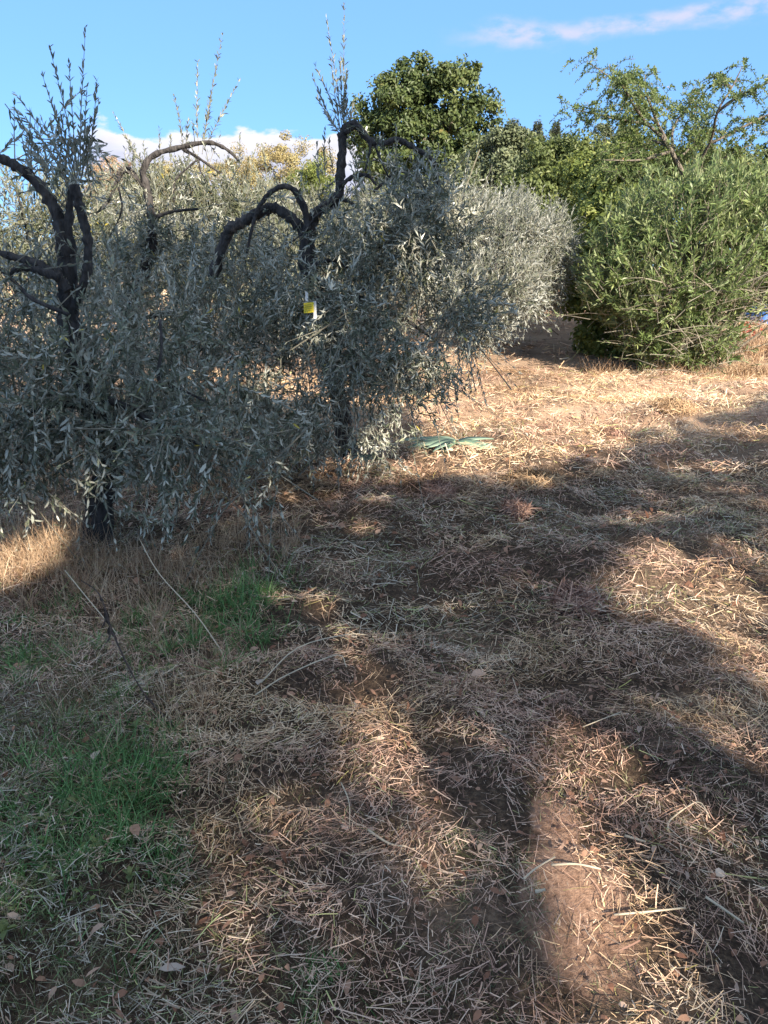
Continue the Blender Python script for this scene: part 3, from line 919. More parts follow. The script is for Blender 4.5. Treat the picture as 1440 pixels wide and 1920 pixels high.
broadleaf('autumn_tree', 985, 560, 'rust coloured autumn tree glimpsed between the conifers',
          [E(985, 275, 52, .9, 1, 1.0), E(975, 310, 52, 1.2, 1.2, 1.2)], 50, .4, 190, 0.115, 'rust', group='autumn trees on the skyline')
for px, lab in ((-120, 'orange brown autumn tree beyond the edge of the olive row'), (320, 'low orange autumn tree hidden behind the arching grey limb')):
    broadleaf('autumn_tree', px, 560, lab, [E(px, 350, 48, 1.6, 1.4, 1.2), E(px + 40, 380, 47, 1.6, 1.4, 1.2)], 60, .5, 90, 0.22, 'orange', group='autumn trees on the skyline')


def conifer(px, py_top, Y, wpx, label):
    top = P(px, py_top, Y)
    base = np.array([top[0], top[1], float(height(top[0], top[1]))])
    t = thing('conifer_tree', base, label, 'tree', 'conifers in the hedge')
    b = Buf()
    tube(b, [base, (base + top) / 2, top], .14, .015, 6)
    b.build('trunk', M['greybark'], t, base)
    n = 6000
    h = top[2] - base[2]
    z = rng.random(n) ** .7
    tier = z + .02 * rng.normal(size=n)
    a = rng.random(n) * 6.28
    R = wpx / 2 / 1450 * Y * np.clip(1.04 - tier, .04, 1) ** .8 * 3.0 * (.35 + .65 * rng.random(n) * (.6 + .4 * np.sin(tier * 75 + np.floor(a * 1.3) * 2)))
    r = R * rng.random(n) ** .5
    p = np.stack([base[0] + r * np.cos(a), base[1] + r * np.sin(a), base[2] + h * (.1 + .9 * tier) - .25 * r + .05 * rng.normal(size=n)], 1)
    d = np.stack([np.cos(a), np.sin(a), 0.15 * np.ones(n)], 1) + .3 * rng.normal(size=(n, 3))
    lb = Buf()
    leaves(lb, p, d, np.array([[0, 0, 1.]]) + .4 * rng.normal(size=(n, 3)), .17, .05, rng.random(n))
    tag(lb.build('crown', M['conifer'], t, base), kind='stuff')


conifer(1008, 234, 40, 46, 'slender dark conifer right beside the rust coloured tree')
conifer(1043, 234, 40, 40, 'slender dark conifer farther from the rust coloured tree')
conifer(965, 232, 41, 44, 'blunt dark conifer between the oak and the rust coloured tree')
for px, lab in ((1130, 'pale wispy poplar tip under the spreading fronds, nearer the conifers'), (1168, 'pale wispy poplar tip under the spreading fronds, nearer the fork')):
    broadleaf('poplar_tree', px, 560, lab, [E(px, 262, 60, .7, .7, 1.0), E(px + 8, 245, 60, .45, .5, .7), E(px, 300, 60, .9, .8, 1.2)], 40, .3, 60, 0.2, 'greygreen', group='poplars behind the hedge')

# far wood that closes the view between the trunks
WOOD = ['distant grey green tree of the far wood, outermost beyond the nearest olive', 'distant orange brown tree of the far wood, outermost of the orange ones',
        'distant grey green tree of the far wood, between two orange ones', 'distant grey green tree behind the forked limb of the nearest olive',
        'distant orange brown tree below the small rusty autumn tree', 'distant orange brown tree behind the grey arching limb',
        'distant grey green tree below the slim golden autumn tree', 'distant grey green tree behind the upright limb of the arching olive',
        'distant dark green tree right behind the tall oak', 'distant grey green tree behind the pair of conifers',
        'distant dark green tree behind the poplar tips', 'distant grey green tree behind the fork of the fronded tree',
        'distant dark green tree beyond the oleander, outermost but one', 'distant grey green tree beyond the oleander, outermost of the wood']
for i, (px, Yd, h_, m_) in enumerate([(-500, 75, 4, 'greygreen'), (-330, 78, 4.5, 'orange'), (-160, 74, 4.5, 'greygreen'), (20, 78, 4.6, 'greygreen'), (160, 76, 4.7, 'orange'),
                                     (300, 78, 5, 'orange'), (420, 75, 5.0, 'greygreen'), (640, 77, 7, 'greygreen'), (760, 74, 7, 'oak'), (1050, 75, 9, 'greygreen'),
                                     (1230, 70, 8, 'oak'), (1420, 72, 9, 'greygreen'), (1580, 74, 9, 'oak'), (1760, 75, 9, 'greygreen')]):
    c = P(px, 500, Yd)
    lb_ = WOOD[i]
    broadleaf('woodland_tree', px, 560, lb_, [((c[0], c[1], h_ * .45), (4.5, 3, h_ * .45)), ((c[0] - 2.5, c[1], h_ * .35), (3, 2.5, h_ * .35)), ((c[0] + 2.5, c[1], h_ * .4), (3, 2.5, h_ * .4))],
              80, .9, 48, 0.45, m_, group=m_ + ' trees of the far wood')


# ------------------------------------------------------------------ fronded tree over the hedge
def fronded_tree():
    Y = 14.5
    base = gpt(1330, 640)
    base = np.array([P(1330, 500, Y)[0], Y, float(height(P(1330, 500, Y)[0], Y))])
    t = thing('silk_tree', base, 'spreading tree with drooping feathery fronds and bare leaning trunk above the oleander', 'tree')
    b = Buf()
    tube(b, [base] + PP([(1318, 420), (1290, 345), (1262, 290), (1240, 255)], Y), .055, .03, 9, 5, .1)
    b.build('trunk', M['greybark'], t, base, True)
    limbs = [[(1240, 255), (1215, 235), (1185, 228), (1150, 222), (1108, 212), (1070, 205)], [(1255, 280), (1238, 240), (1205, 205), (1180, 175), (1150, 150), (1105, 118)],
             [(1215, 235), (1190, 200), (1170, 165), (1160, 150)], [(1262, 290), (1262, 240), (1290, 200), (1310, 180)], [(1285, 340), (1330, 270), (1345, 210), (1372, 165), (1392, 125)],
             [(1345, 210), (1385, 180), (1420, 165), (1450, 150)], [(1330, 270), (1390, 240), (1440, 215), (1490, 200)], [(1372, 165), (1350, 150), (1340, 145)], [(1255, 275), (1220, 265), (1190, 290), (1150, 310)],
             [(1240, 250), (1225, 210), (1210, 170), (1210, 140)], [(1270, 300), (1300, 270), (1320, 235)], [(1290, 340), (1350, 300), (1410, 270)], [(1255, 285), (1200, 300), (1130, 300)]]
    lb, tb = Buf(), Buf()
    for i, l in enumerate(limbs):
        dep = Y + rng.normal() * .5
        pts = PP([(l[0][0], l[0][1], Y)] + [(a, c, dep if k else (dep + Y) / 2) for k, (a, c) in enumerate(l[1:])], Y)
        b = Buf()
        tube(b, pts, .028, .007, 6, 4, .1)
        b.build('limb', M['greybark'], t, base, True)
        cp = crom(pts, 8)
        sparse = i in (4, 5, 7)
        for q in np.linspace(.35, 1, 5 if sparse else 9):
            c = cp[int(q * (len(cp) - 1))]
            m = 4 if sparse else 6
            a = rng.random(m) * 6.28
            d = np.stack([np.cos(a), np.sin(a), .15 + .35 * rng.random(m)], 1)
            o = c[None] + rng.normal(size=(m, 3)) * (.03 if sparse else .12)
            sprigs(lb, tb, o, d, .30 + .18 * rng.random(m), 16, .062, .030, 1.15, .85, False, .12, .005, curl=.2, jit=.12)
    # fuller fronded masses
    p, out, rel = in_ellipsoids([E(1240, 215, Y, .75, .7, .38), E(1270, 290, Y + .3, .6, .7, .32), E(1400, 270, Y, .5, .6, .3), E(1320, 240, Y + .3, .35, .5, .3), E(1190, 275, Y + .2, .45, .5, .2)], 45, 1.2)
    d = out * .6 + rng.normal(size=p.shape) * .4 + [0, 0, .2]
    sprigs(lb, tb, p, d, (.32 + .18 * rng.random(len(p))), 16, .062, .030, 1.15, .85, False, .12, .005, curl=.2, jit=.12)
    tag(lb.build('fronds', M['frond'], t, base), kind='stuff')
    tag(tb.build('twigs', M['greybark'], t, base), kind='stuff')


fronded_tree()


# ------------------------------------------------------------------ oleander bush and its neighbours
def oleander():
    base = gpt(1290, 702)
    Y = base[1]
    t = thing('oleander_bush', base, 'big rounded oleander bush with pale bare stems at its foot, right of the path', 'bush')
    lb, tb = Buf(), Buf()
    # stems fan out from the foot
    for k in range(46):
        a = rng.random() * 6.28
        spread = .35 + 1.6 * rng.random() ** .7
        foot = base + [.25 * math.cos(a) * rng.random() + .1, .2 * math.sin(a), -.05]
        hgt = 1.0 + 1.9 * (1 - (spread / 2.1) ** 2) * (.6 + .4 * rng.random())
        tip = base + [.1 + spread * math.cos(a), spread * math.sin(a) * .85, hgt]
        mid = (foot + tip) / 2 + [-.18 * math.cos(a) + rng.normal() * .08, -.18 * math.sin(a), .1 + rng.normal() * .05]
        b = Buf()
        tube(b, [foot, mid, tip], .018 + .012 * rng.random(), .006, 5, 4, .08)
        b.build('stem', M['palestem'], t, base)
    ells = [E(1270, 520, Y, 1.15, 1.2, 1.05), E(1155, 505, Y, .56, .8, .70), E(1380, 480, Y + .2, 1.0, 1.1, 1.0), E(1270, 400, Y, .85, 1.0, .62), E(1400, 400, Y + .3, .9, 1., .68),
            E(1500, 480, Y + .3, .8, 1.0, 1.0), E(1195, 610, Y - .1, .5, .7, .40), E(1300, 620, Y - .3, .7, .6, .38), E(1180, 420, Y, .35, .6, .4), E(1340, 350, Y, .5, .6, .3), E(1235, 655, Y - .2, .4, .5, .25), E(1320, 660, Y - .3, .5, .5, .24), E(1250, 560, Y - .5, .7, .6, .5)]
    n = 2350
    p, out, rel = in_ellipsoids(ells, n, 2.2)
    p[:, 2] = np.maximum(p[:, 2], base[2] + .15)
    d = out * .6 + [0, 0, .75] + rng.normal(size=p.shape) * .35
    d = unit(d)
    L = .3 + .25 * rng.random(n)
    low = p[:, 2] < base[2] + 1.1
    thin = ~low | (rng.random(n) < .92)
    p, d, L = p[thin], d[thin], L[thin]
    sprigs(lb, tb, p - d * (L * .7)[:, None], d, L, 6, .17, .028, .75, 0.0, True, .35, .0045, whorl=3)
    # bare arching twigs low down
    q = base + np.stack([rng.normal(size=190) * .8, rng.normal(size=190) * .5 - .7, .15 + rng.random(190) * 1.2], 1)
    dd = np.stack([rng.normal(size=190), rng.normal(size=190) * .5 - .3, .1 + .5 * rng.random(190)], 1)
    sprigs(lb, tb, q, dd, .4 + .5 * rng.random(190), 3, .13, .022, .7, .12, False, .75, .0065)
    tag(lb.build('foliage', M['oleander'], t, base), kind='stuff')
    tag(tb.build('twigs', M['palestem'], t, base), kind='stuff')


oleander()
gb = gpt(1105, 625)
broadleaf('bramble_bush', 1100, 600, 'bright green broad leaved bramble bush against the path side of the oleander',
          [E(1110, 560, 13.6, .35, .5, .36), E(1140, 480, 13.8, .42, .5, .55), E(1120, 430, 14.2, .35, .5, .4), E(1085, 540, 13.8, .2, .3, .2), E(1150, 400, 14.4, .4, .5, .35), E(1120, 625, 13.3, .32, .45, .34), E(1165, 645, 13.0, .35, .4, .28)], 125, .22, 80, 0.085, 'lime', 'bush', trunk_r=.03, flat=1.5)
rb = gpt(1392, 668)
bt = thing('red_leaved_plant', rb, 'small red leaved creeper at the foot of the oleander, in front of its dark hollow', 'plant')
b = Buf()
for k in range(5):
    tube(b, [rb, rb + [rng.normal() * .1, rng.normal() * .1, .2], rb + [rng.normal() * .2, rng.normal() * .1, .35]], .005, .003, 4, 3)
b.build('stem', M['greybark'], bt, rb)
b = Buf()
q = rb + rng.normal(size=(90, 3)) * [.13, .1, .09] + [0, 0, .28]
leaves(b, q, rng.normal(size=(90, 3)), rng.normal(size=(90, 3)) + [0, -1, .5], .07, .045, rng.random(90))
tag(b.build('foliage', M['red'], bt, rb), kind='stuff')


def tarp():
    c = P(1424, 577, 21)
    g = np.array([c[0], c[1], float(height(c[0], c[1]))])
    t = thing('blue_tarp', g, 'bright blue tarpaulin over a low heap, glimpsed behind the oleander', 'tarpaulin')
    n = 15
    xs = np.linspace(-1, 1, n)
    X, Y = np.meshgrid(xs, xs)
    top_z = c[2] - g[2] + .08
    Z = top_z * np.clip(1.25 - np.maximum(abs(X), abs(Y)) ** 3 * 1.4, 0, 1) + (vnoise(X * 3 + 9, Y * 3, 2) - .5) * .1
    v = np.stack([g[0] + .5 + X * .8, g[1] + Y * .7, g[2] + np.maximum(Z, .01)], -1).reshape(-1, 3)
    i, j = np.meshgrid(np.arange(n - 1), np.arange(n - 1))
    a = (j * n + i).ravel()
    b = Buf()
    b.add(v, np.concatenate([np.stack([a, a + 1, a + n + 1], 1), np.stack([a, a + n + 1, a + n], 1)]))
    b.build('sheet', plain_mat('blue_plastic', (0.03, 0.13, 0.42), .4), t, g, True)


tarp()


# ------------------------------------------------------------------ straw, grass
def blades(buf, base, d, n, length, width, col, segs=2, bend=None):
    """flat ribbons; d unit direction, n ribbon normal; bend = displacement of the tip as fraction of length"""
    k = len(base)
    s = unit(np.cross(d, n))
    L = np.asarray(length).reshape(-1, 1)
    W = np.asarray(width).reshape(-1, 1) * .5
    if bend is None:
        bend = np.zeros((k, 3))
    rows = []
    for i in range(segs + 1):
        t = i / segs
        c = base + d * L * t + bend * L * t * t
        wv = W * (1.0 if segs < 3 else (1 - t * .85))
        rows += [c - s * wv, c + s * wv]
    v = np.stack(rows, 1)
    nv = 2 * (segs + 1)
    f = []
    for i in range(segs):
        a = i * 2
        f += [(a, a + 1, a + 3), (a, a + 3, a + 2)]
    F = (np.arange(k) * nv)[:, None, None] + np.array(f)[None]
    buf.add(v.reshape(-1, 3), F.reshape(-1, 3), None, np.repeat(col, nv, 0))


SOIL_C, SOIL_X, SOIL_Y = ground_ellipse(1085, 1715, 75, 95)
PAL = np.array([(0.10, 0.055, 0.043), (0.28, 0.165, 0.122), (0.48, 0.30, 0.218), (0.67, 0.46, 0.335), (0.83, 0.64, 0.48)])
GOLD = np.array([(0.14, 0.085, 0.045), (0.38, 0.245, 0.135), (0.59, 0.41, 0.235), (0.76, 0.575, 0.355), (0.88, 0.72, 0.50)])
GREY = np.array([(0.06, 0.052, 0.043), (0.18, 0.16, 0.125), (0.33, 0.295, 0.225), (0.50, 0.455, 0.355), (0.72, 0.66, 0.54)])


def ramp_np(pal, t):
    t = np.clip(t, 0, .999) * (len(pal) - 1)
    i = t.astype(int)
    fr = (t - i)[:, None]
    return pal[i] * (1 - fr) + pal[np.minimum(i + 1, len(pal) - 1)] * fr


def scatter(n, y0, y1, marg=.8):
    """points on the ground strip y0..y1 as wide as the view plus a margin"""
    y = np.sqrt(y0 ** 2 + (y1 ** 2 - y0 ** 2) * rng.random(n))
    hw = .56 * y + marg
    x = (rng.random(n) * 2 - 1) * hw
    side = rng.random(n) < .24                                   # thinner cover on both sides of the view
    x = np.where(side, np.sign(x) * (hw + 2.6 * rng.random(n) ** 1.3), x)
    return x, y


def straw():
    b = Buf()
    for n, y0, y1, L0, L1, W, segs, lift in ((112000, .9, 3.1, .012, .085, .00155, 2, .032), (122000, 3.1, 6.2, .02, .11, .0024, 2, .036),
                                             (130000, 6.2, 12, .035, .15, .0052, 1, .045), (75000, 12, 34, .08, .26, .014, 1, .05)):
        x, y = scatter(n, y0, y1)
        clump = fbm(x / .24, y / .19, 81)
        bare = (((x - SOIL_C[0]) / SOIL_X) ** 2 + ((y - SOIL_C[1]) / SOIL_Y) ** 2 < 1.0) & (rng.random(n) < .32)
        bare |= (clump < .38) & (rng.random(n) < .72)
        x, y, clump = x[~bare], y[~bare], clump[~bare]
        m = len(x)
        z = height(x, y) + lift * 1.35 * rng.random(m) ** 1.1 * (.25 + 1.9 * np.clip(clump - .25, 0, .6) * 1.6)
        a = rng.random(m) * 6.283
        flow = fbm(x / .35, y / .3, 41) * 10.0
        a = np.where(rng.random(m) < .35, flow + rng.normal(size=m) * .4, a)
        tilt = rng.normal(size=m) * .26 + .08
        up = rng.random(m) < .07
        tilt = np.where(up, .3 + rng.random(m) * .8, tilt)
        d = np.stack([np.cos(a) * np.cos(tilt), np.sin(a) * np.cos(tilt), np.sin(tilt)], 1)
        L = L0 + (L1 - L0) * rng.random(m) ** 2.4
        # follow the lie of the ground
        e = height(x + d[:, 0] * L, y + d[:, 1] * L) - height(x, y)
        d[:, 2] += np.clip(e / L, -.5, .5) * .8
        d = unit(d)
        nr = unit(np.stack([rng.normal(size=m) * .6, rng.normal(size=m) * .6, np.ones(m)], 1))
        base = np.stack([x, y, z], 1) - d * (L * .5)[:, None]
        base[:, 2] = np.maximum(base[:, 2], height(base[:, 0], base[:, 1]) + .002)
        patch = fbm(x / .38, y / .3, 51)
        t = .16 + .74 * rng.random(m) ** 1.0 + .80 * (patch - .5) + .12 * np.clip((y - 5.5) / 3, 0, 1)  # last term lightens far straw, standing in for sun missing on the path end
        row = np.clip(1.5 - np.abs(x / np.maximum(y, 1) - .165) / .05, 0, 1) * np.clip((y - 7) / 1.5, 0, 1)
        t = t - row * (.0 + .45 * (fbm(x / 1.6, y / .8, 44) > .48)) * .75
        t = np.where(rng.random(m) < .035, .95, t)
        jit = rng.normal(size=m) * .10
        g = np.clip((fbm(x / .55 + 3, y / .5, 71) - .54) * 4 + .18 + jit * 4.5 + .6 * np.clip((-x - .32 * y + .35) * 1.6, 0, 1) * (y < 5) - .6 * np.clip((y - 5) / 3, 0, 1), 0, 1)[:, None]
        o_ = np.clip((fbm(x / .6 + 9, y / .5, 72) - .5) * 4 + .32 + jit * 4.5 + .35 * np.clip((y - 6) / 3, 0, 1), 0, 1)[:, None]
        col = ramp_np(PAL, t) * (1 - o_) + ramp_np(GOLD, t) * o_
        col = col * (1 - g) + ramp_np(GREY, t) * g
        green = (rng.random(m) < .04 + .22 * g[:, 0])[:, None]
        col = np.where(green, col * [.66, .86, .5], col)
        bend = rng.normal(size=(m, 3)) * [.18, .18, .05]
        w_ = W * (.5 + 1.0 * rng.random(m)) * np.where(rng.random(m) < .05, 1.7, 1.0)
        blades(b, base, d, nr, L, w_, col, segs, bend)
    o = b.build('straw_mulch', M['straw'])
    tag(o, 'mown straw and hay stalks strewn over the whole ground and path', 'straw', kind='stuff')


straw()


def tuft_field(name, label, spots, palette, kind_cat, lean=.35, w0=.0035):
    """spots: (x, y, radius x, radius y, blades, len0, len1)"""
    b = Buf()
    for gx, gy, rx, ry, n, l0, l1 in spots:
        u = rng.normal(size=(n, 2)) * .5
        c_ = rng.normal(size=(max(4, n // 22), 2)) * .55          # blades stand in small tufts
        u = np.where((rng.random(n) < .92)[:, None], c_[rng.integers(0, len(c_), n)] + .09 * rng.normal(size=(n, 2)), u)
        x, y = gx + u[:, 0] * rx, gy + u[:, 1] * ry
        base = np.stack([x, y, height(x, y) - .01], 1)
        d = unit(np.stack([rng.normal(size=n) * lean, rng.normal(size=n) * lean, np.ones(n)], 1))
        L = l0 + (l1 - l0) * rng.random(n) ** 1.4
        nr = unit(rng.normal(size=(n, 3)) * [1, 1, .2])
        a = rng.random(n) * 6.28
        bend = np.stack([np.cos(a) * .5, np.sin(a) * .5, -.25 - .3 * rng.random(n)], 1) * rng.random((n, 1)) * 1.2
        blades(b, base, d, nr, L, w0 * (.6 + .8 * rng.random(n)) * max(1, gy / 4), ramp_np(palette, rng.random(n)), 3, bend)
    o = b.build(name, M['grass'])
    tag(o, label, kind_cat, kind='stuff')


def S(px, py, rx, ry, n, l0, l1):
    c, a, bb = ground_ellipse(px, py, rx, ry)
    return (c[0], c[1], a * 1.2, max(bb, .1) * 1.2, n, l0, l1)


GREEN = np.array([(0.05, 0.10, 0.035), (0.10, 0.21, 0.065), (0.15, 0.32, 0.10), (0.28, 0.44, 0.17)])
DULL = np.array([(0.07, 0.085, 0.035), (0.14, 0.165, 0.07), (0.27, 0.27, 0.14), (0.46, 0.42, 0.27)])
DRY = np.array([(0.20, 0.12, 0.07), (0.42, 0.28, 0.17), (0.58, 0.42, 0.27), (0.72, 0.57, 0.39)])
tuft_field('green_grass', 'fresh green grass patches growing through the straw below the nearest olive',
           [S(445, 1135, 70, 55, 1100, .07, .22), S(260, 1160, 50, 40, 300, .05, .16), S(205, 1520, 90, 105, 1300, .05, .17), S(160, 1600, 130, 110, 600, .04, .12), S(100, 1380, 110, 90, 500, .04, .13), S(60, 1180, 80, 50, 350, .05, .15), S(300, 1200, 90, 60, 350, .05, .16), S(480, 1180, 60, 40, 250, .05, .15), S(110, 1490, 50, 50, 300, .05, .14), S(230, 1430, 60, 40, 350, .05, .14),
            S(40, 1240, 50, 40, 260, .05, .15), S(380, 1120, 40, 25, 150, .05, .15), S(110, 1250, 70, 30, 260, .05, .15), S(240, 1290, 60, 30, 200, .04, .12), S(330, 1450, 40, 60, 180, .04, .12),
            S(290, 800, 25, 8, 90, .05, .15), S(610, 1880, 60, 40, 200, .03, .09), S(330, 1620, 50, 50, 160, .03, .1)], GREEN, 'grass', .45, .0046)
tuft_field('dull_grass', 'short dull olive grass among the straw along the near edge',
           [S(100, 1700, 220, 200, 3200, .03, .10), S(150, 1350, 200, 130, 1300, .04, .14), S(400, 1500, 120, 200, 900, .03, .09), S(60, 1400, 120, 120, 900, .04, .12), S(300, 1850, 260, 90, 1400, .02, .07), S(760, 1850, 260, 90, 1000, .02, .06), S(240, 1250, 160, 80, 700, .05, .15),
            S(1150, 1450, 220, 90, 900, .02, .06), S(1330, 1560, 140, 120, 700, .02, .06), S(640, 1430, 150, 60, 500, .02, .06), S(820, 1190, 160, 60, 500, .03, .07), S(1060, 1080, 160, 50, 500, .03, .07),
            S(900, 1650, 80, 120, 500, .03, .08)], DULL, 'grass', .6, .0028)
tuft_field('dry_grass', 'tall dry tan grass standing round the olive trunks and along the oleander foot',
           [S(90, 1030, 90, 50, 1700, .10, .38), S(250, 1120, 120, 60, 700, .08, .3), S(420, 1060, 100, 40, 600, .08, .25), S(20, 1090, 60, 40, 400, .1, .3), S(180, 1080, 80, 40, 600, .08, .28), S(300, 1060, 60, 30, 300, .08, .28), S(460, 1010, 60, 25, 450, .06, .22), S(530, 1010, 40, 20, 300, .06, .2),
            S(420, 900, 60, 25, 400, .08, .25), S(330, 870, 60, 20, 300, .08, .25), S(305, 1160, 12, 30, 90, .15, .35), S(200, 1200, 120, 60, 350, .08, .25), S(310, 1380, 60, 80, 260, .08, .22), S(380, 1260, 90, 60, 250, .08, .22),
            S(880, 690, 25, 10, 160, .1, .3), S(900, 655, 30, 10, 200, .1, .35), S(930, 640, 40, 8, 260, .1, .35),
            S(1160, 705, 50, 8, 420, .12, .4), S(1270, 712, 80, 7, 600, .1, .35), S(1390, 712, 80, 8, 700, .12, .4), S(1420, 680, 60, 10, 900, .15, .5), S(1430, 640, 50, 8, 900, .2, .5), S(1060, 600, 60, 4, 300, .2, .5),
            S(740, 760, 30, 15, 160, .1, .25), S(600, 760, 60, 15, 300, .1, .3)], DRY, 'grass', .3, .0032)


# ------------------------------------------------------------------ small things lying about
def cut_agave():
    c = gpt(856, 840, .03)
    t = thing('cut_agave', c, 'cut rosette of long blue green agave leaves lying flat where the shade ends', 'plant')
    px_tips = [(926, 830, .05), (934, 836, .02), (920, 841, .02), (905, 846, .02), (762, 848, .02), (770, 842, .03), (785, 836, .03), (800, 852, .02), (812, 860, .02), (835, 861, .02), (745, 840, .03), (795, 832, .04)]
    for px, py, dz in px_tips:
        tip = gpt(px, py, dz + .02)
        o = c + (tip - c) * .06 + [0, 0, .035]
        ln = np.linalg.norm(tip - o)
        d = unit(tip - o)
        s = unit(np.cross(d, [.2 * rng.normal(), -.5, .87]))          # blades lie tipped towards the path
        nn = np.cross(s, d)
        rows, tt = [], np.linspace(0, 1, 8)
        for q in tt:
            wv = (.036 * (1 - q) ** .55 * (.8 + .5 * min(q * 4, 1))) + .001
            ctr = o + d * ln * q + np.array([0, 0, .012 * math.sin(q * math.pi)])
            rows += [ctr - s * wv + nn * wv * .45, ctr, ctr + s * wv + nn * wv * .45, ctr - nn * .008]
        f = []
        for i in range(7):
            a = i * 4
            for k in range(4):
                p0, p1 = a + k, a + (k + 1) % 4
                f += [(p0, p1, p1 + 4), (p0, p1 + 4, p0 + 4)]
        b = Buf()
        b.add(rows, f, float(rng.random()))
        b.build('leaf', M['agave'], t, c, True)


cut_agave()


def sticky_trap():
    Y = 5.35
    c = P(579, 578, Y)
    t = thing('sticky_trap', c, 'small yellow insect trap card with white backing hanging in the olive leaves', 'insect trap')
    k = Y / 1450.0

    def card(name, x0, x1, z0, z1, dy, mat, parent, skew=0.0):
        v, th = [], .003
        for yy in (dy, dy + th):
            v += [(x0, yy, z0), (x1, yy, z0 + skew), (x1, yy, z1 + skew), (x0, yy, z1)]
        f = [(0, 1, 2), (0, 2, 3), (4, 6, 5), (4, 7, 6), (0, 4, 5), (0, 5, 1), (1, 5, 6), (1, 6, 2), (2, 6, 7), (2, 7, 3), (3, 7, 4), (3, 4, 0)]
        b = Buf()
        b.add(v, f)
        return b.build(name, mat, parent)
    yl, wh = plain_mat('yellow_card', (0.86, 0.66, 0.03), .45), plain_mat('white_card', (0.78, 0.78, 0.74), .5)
    dk = plain_mat('card_print', (0.45, 0.36, 0.05), .5)
    cd = card('card', -9 * k, 9 * k, -9 * k, 9 * k, 0, yl, t, 2 * k)
    for zz in (5, 1.5, -2, -5.5):
        card('printed_line', -7.5 * k, (6 - abs(zz) * .3) * k, zz * k, (zz + .9) * k, -.002, dk, cd, 1.6 * k)
    card('backing', 8 * k, 13.5 * k, -19 * k, 12 * k, .012, wh, t, 1 * k)
    card('hanger', -6 * k, -1 * k, 14 * k, 30 * k, .01, wh, t, -3 * k)
    b = Buf()
    tube(b, [(-3 * k, .011, 30 * k), (0, .011, 45 * k), (2 * k, .011, 62 * k)], .0015, .0015, 5, 3, 0)
    tube(b, [(2 * k, .006, 9 * k), (-2 * k, .009, 18 * k)], .0012, .0012, 5, 3, 0)
    b.build('wire', M['twig'], t)


sticky_trap()


def dead_weed():
    c = gpt(215, 1262)
    t = thing('dead_weed_stalk', c, 'dark withered weed stalk with curled leaves leaning over the dull grass', 'plant')
    b = Buf()
    tube(b, [gpt(330, 1365, .01), gpt(268, 1318, .06), gpt(222, 1262, .16), gpt(200, 1225, .24), gpt(165, 1190, .28)], .004, .002, 6, 5, .2)
    b.build('stem', M['deadstalk'], t, c)
    for k in range(9):
        q = rng.random()
        o = gpt(222, 1262, .14) * (1 - q) + gpt(198, 1222, .25) * q
        b = Buf()
        dd = np.array([[rng.normal() * .4, rng.normal() * .3, -1.0]])
        leaves(b, o[None], dd, rng.normal(size=(1, 3)), [.05 + .04 * rng.random()], [.014], [.2], True, .35)
        b.build('leaf', M['deadstalk'], t, c)


dead_weed()


def fallen(px, py, ln, wd, tint, label, yaw):
    c = gpt(px, py, .035)
    b = Buf()
    d = np.array([[math.cos(yaw), math.sin(yaw), .12]])
    nr = np.array([[.15 * rng.normal(), -.35, 1.0]])
    leaves(b, np.zeros((1, 3)), d, nr, [ln], [wd], [tint], True, .2)
    v0 = b.v[0].copy()
    v0[:, 2] -= .0012                       # the thin underside gives the leaf its thickness
    b.add(v0, np.concatenate(b.f)[:, ::-1], tint)
    o = b.build('fallen_leaf', M['dryleaf'])
    o.location = c
    tag(o, label, 'leaf', 'fallen leaves on the straw')


for a in [(882, 1278, .075, .04, .75, 'pinkish fallen leaf on the straw in the middle of the path', .4), (441, 1445, .05, .028, .25, 'reddish brown fallen leaf on the straw beside the green grass', 1.2),
          (484, 1292, .05, .03, .98, 'whitish fallen leaf standing on edge under the crossed straw stems', 1.5), (178, 1452, .06, .03, .9, 'pale upright fallen leaf in the big green grass tuft', 1.6),
          (20, 1262, .07, .04, .45, 'brown fallen leaf in the grass at the frame edge below the nearest olive', .2), (1338, 1668, .035, .028, 1.0, 'small white fallen leaf near the bare soil patch', .5),
          (300, 1838, .06, .02, .95, 'cream coloured leaf scrap lying at the near edge of the grass', .1), (265, 1612, .06, .03, .5, 'orange brown fallen leaf just below the big green grass tuft', 2.2),
          (470, 1230, .05, .03, .6, 'tan fallen leaf at the edge of the upper green grass tuft', .9), (930, 1130, .05, .025, .1, 'dark brown fallen leaf on the shaded straw beyond the sunny patches', .6),
          (1300, 1138, .04, .03, .05, 'tiny dark fallen leaf on the largest sunny patch', .3), (1185, 1258, .05, .025, .5, 'tan fallen leaf on shaded straw below the largest sunny patch', 2.0)]:
    fallen(*a)


def stem(pts, r, label):
    p = np.array([gpt(a, c, dz) for a, c, dz in pts])
    b = Buf()
    tube(b, p, r, r * .7, 6, 4, .06)
    o = b.build('straw_stem', M['stem'], None, p[0], True)
    o.location = p[0]
    tag(o, label, 'straw stem', 'thick straw stems lying on the ground')


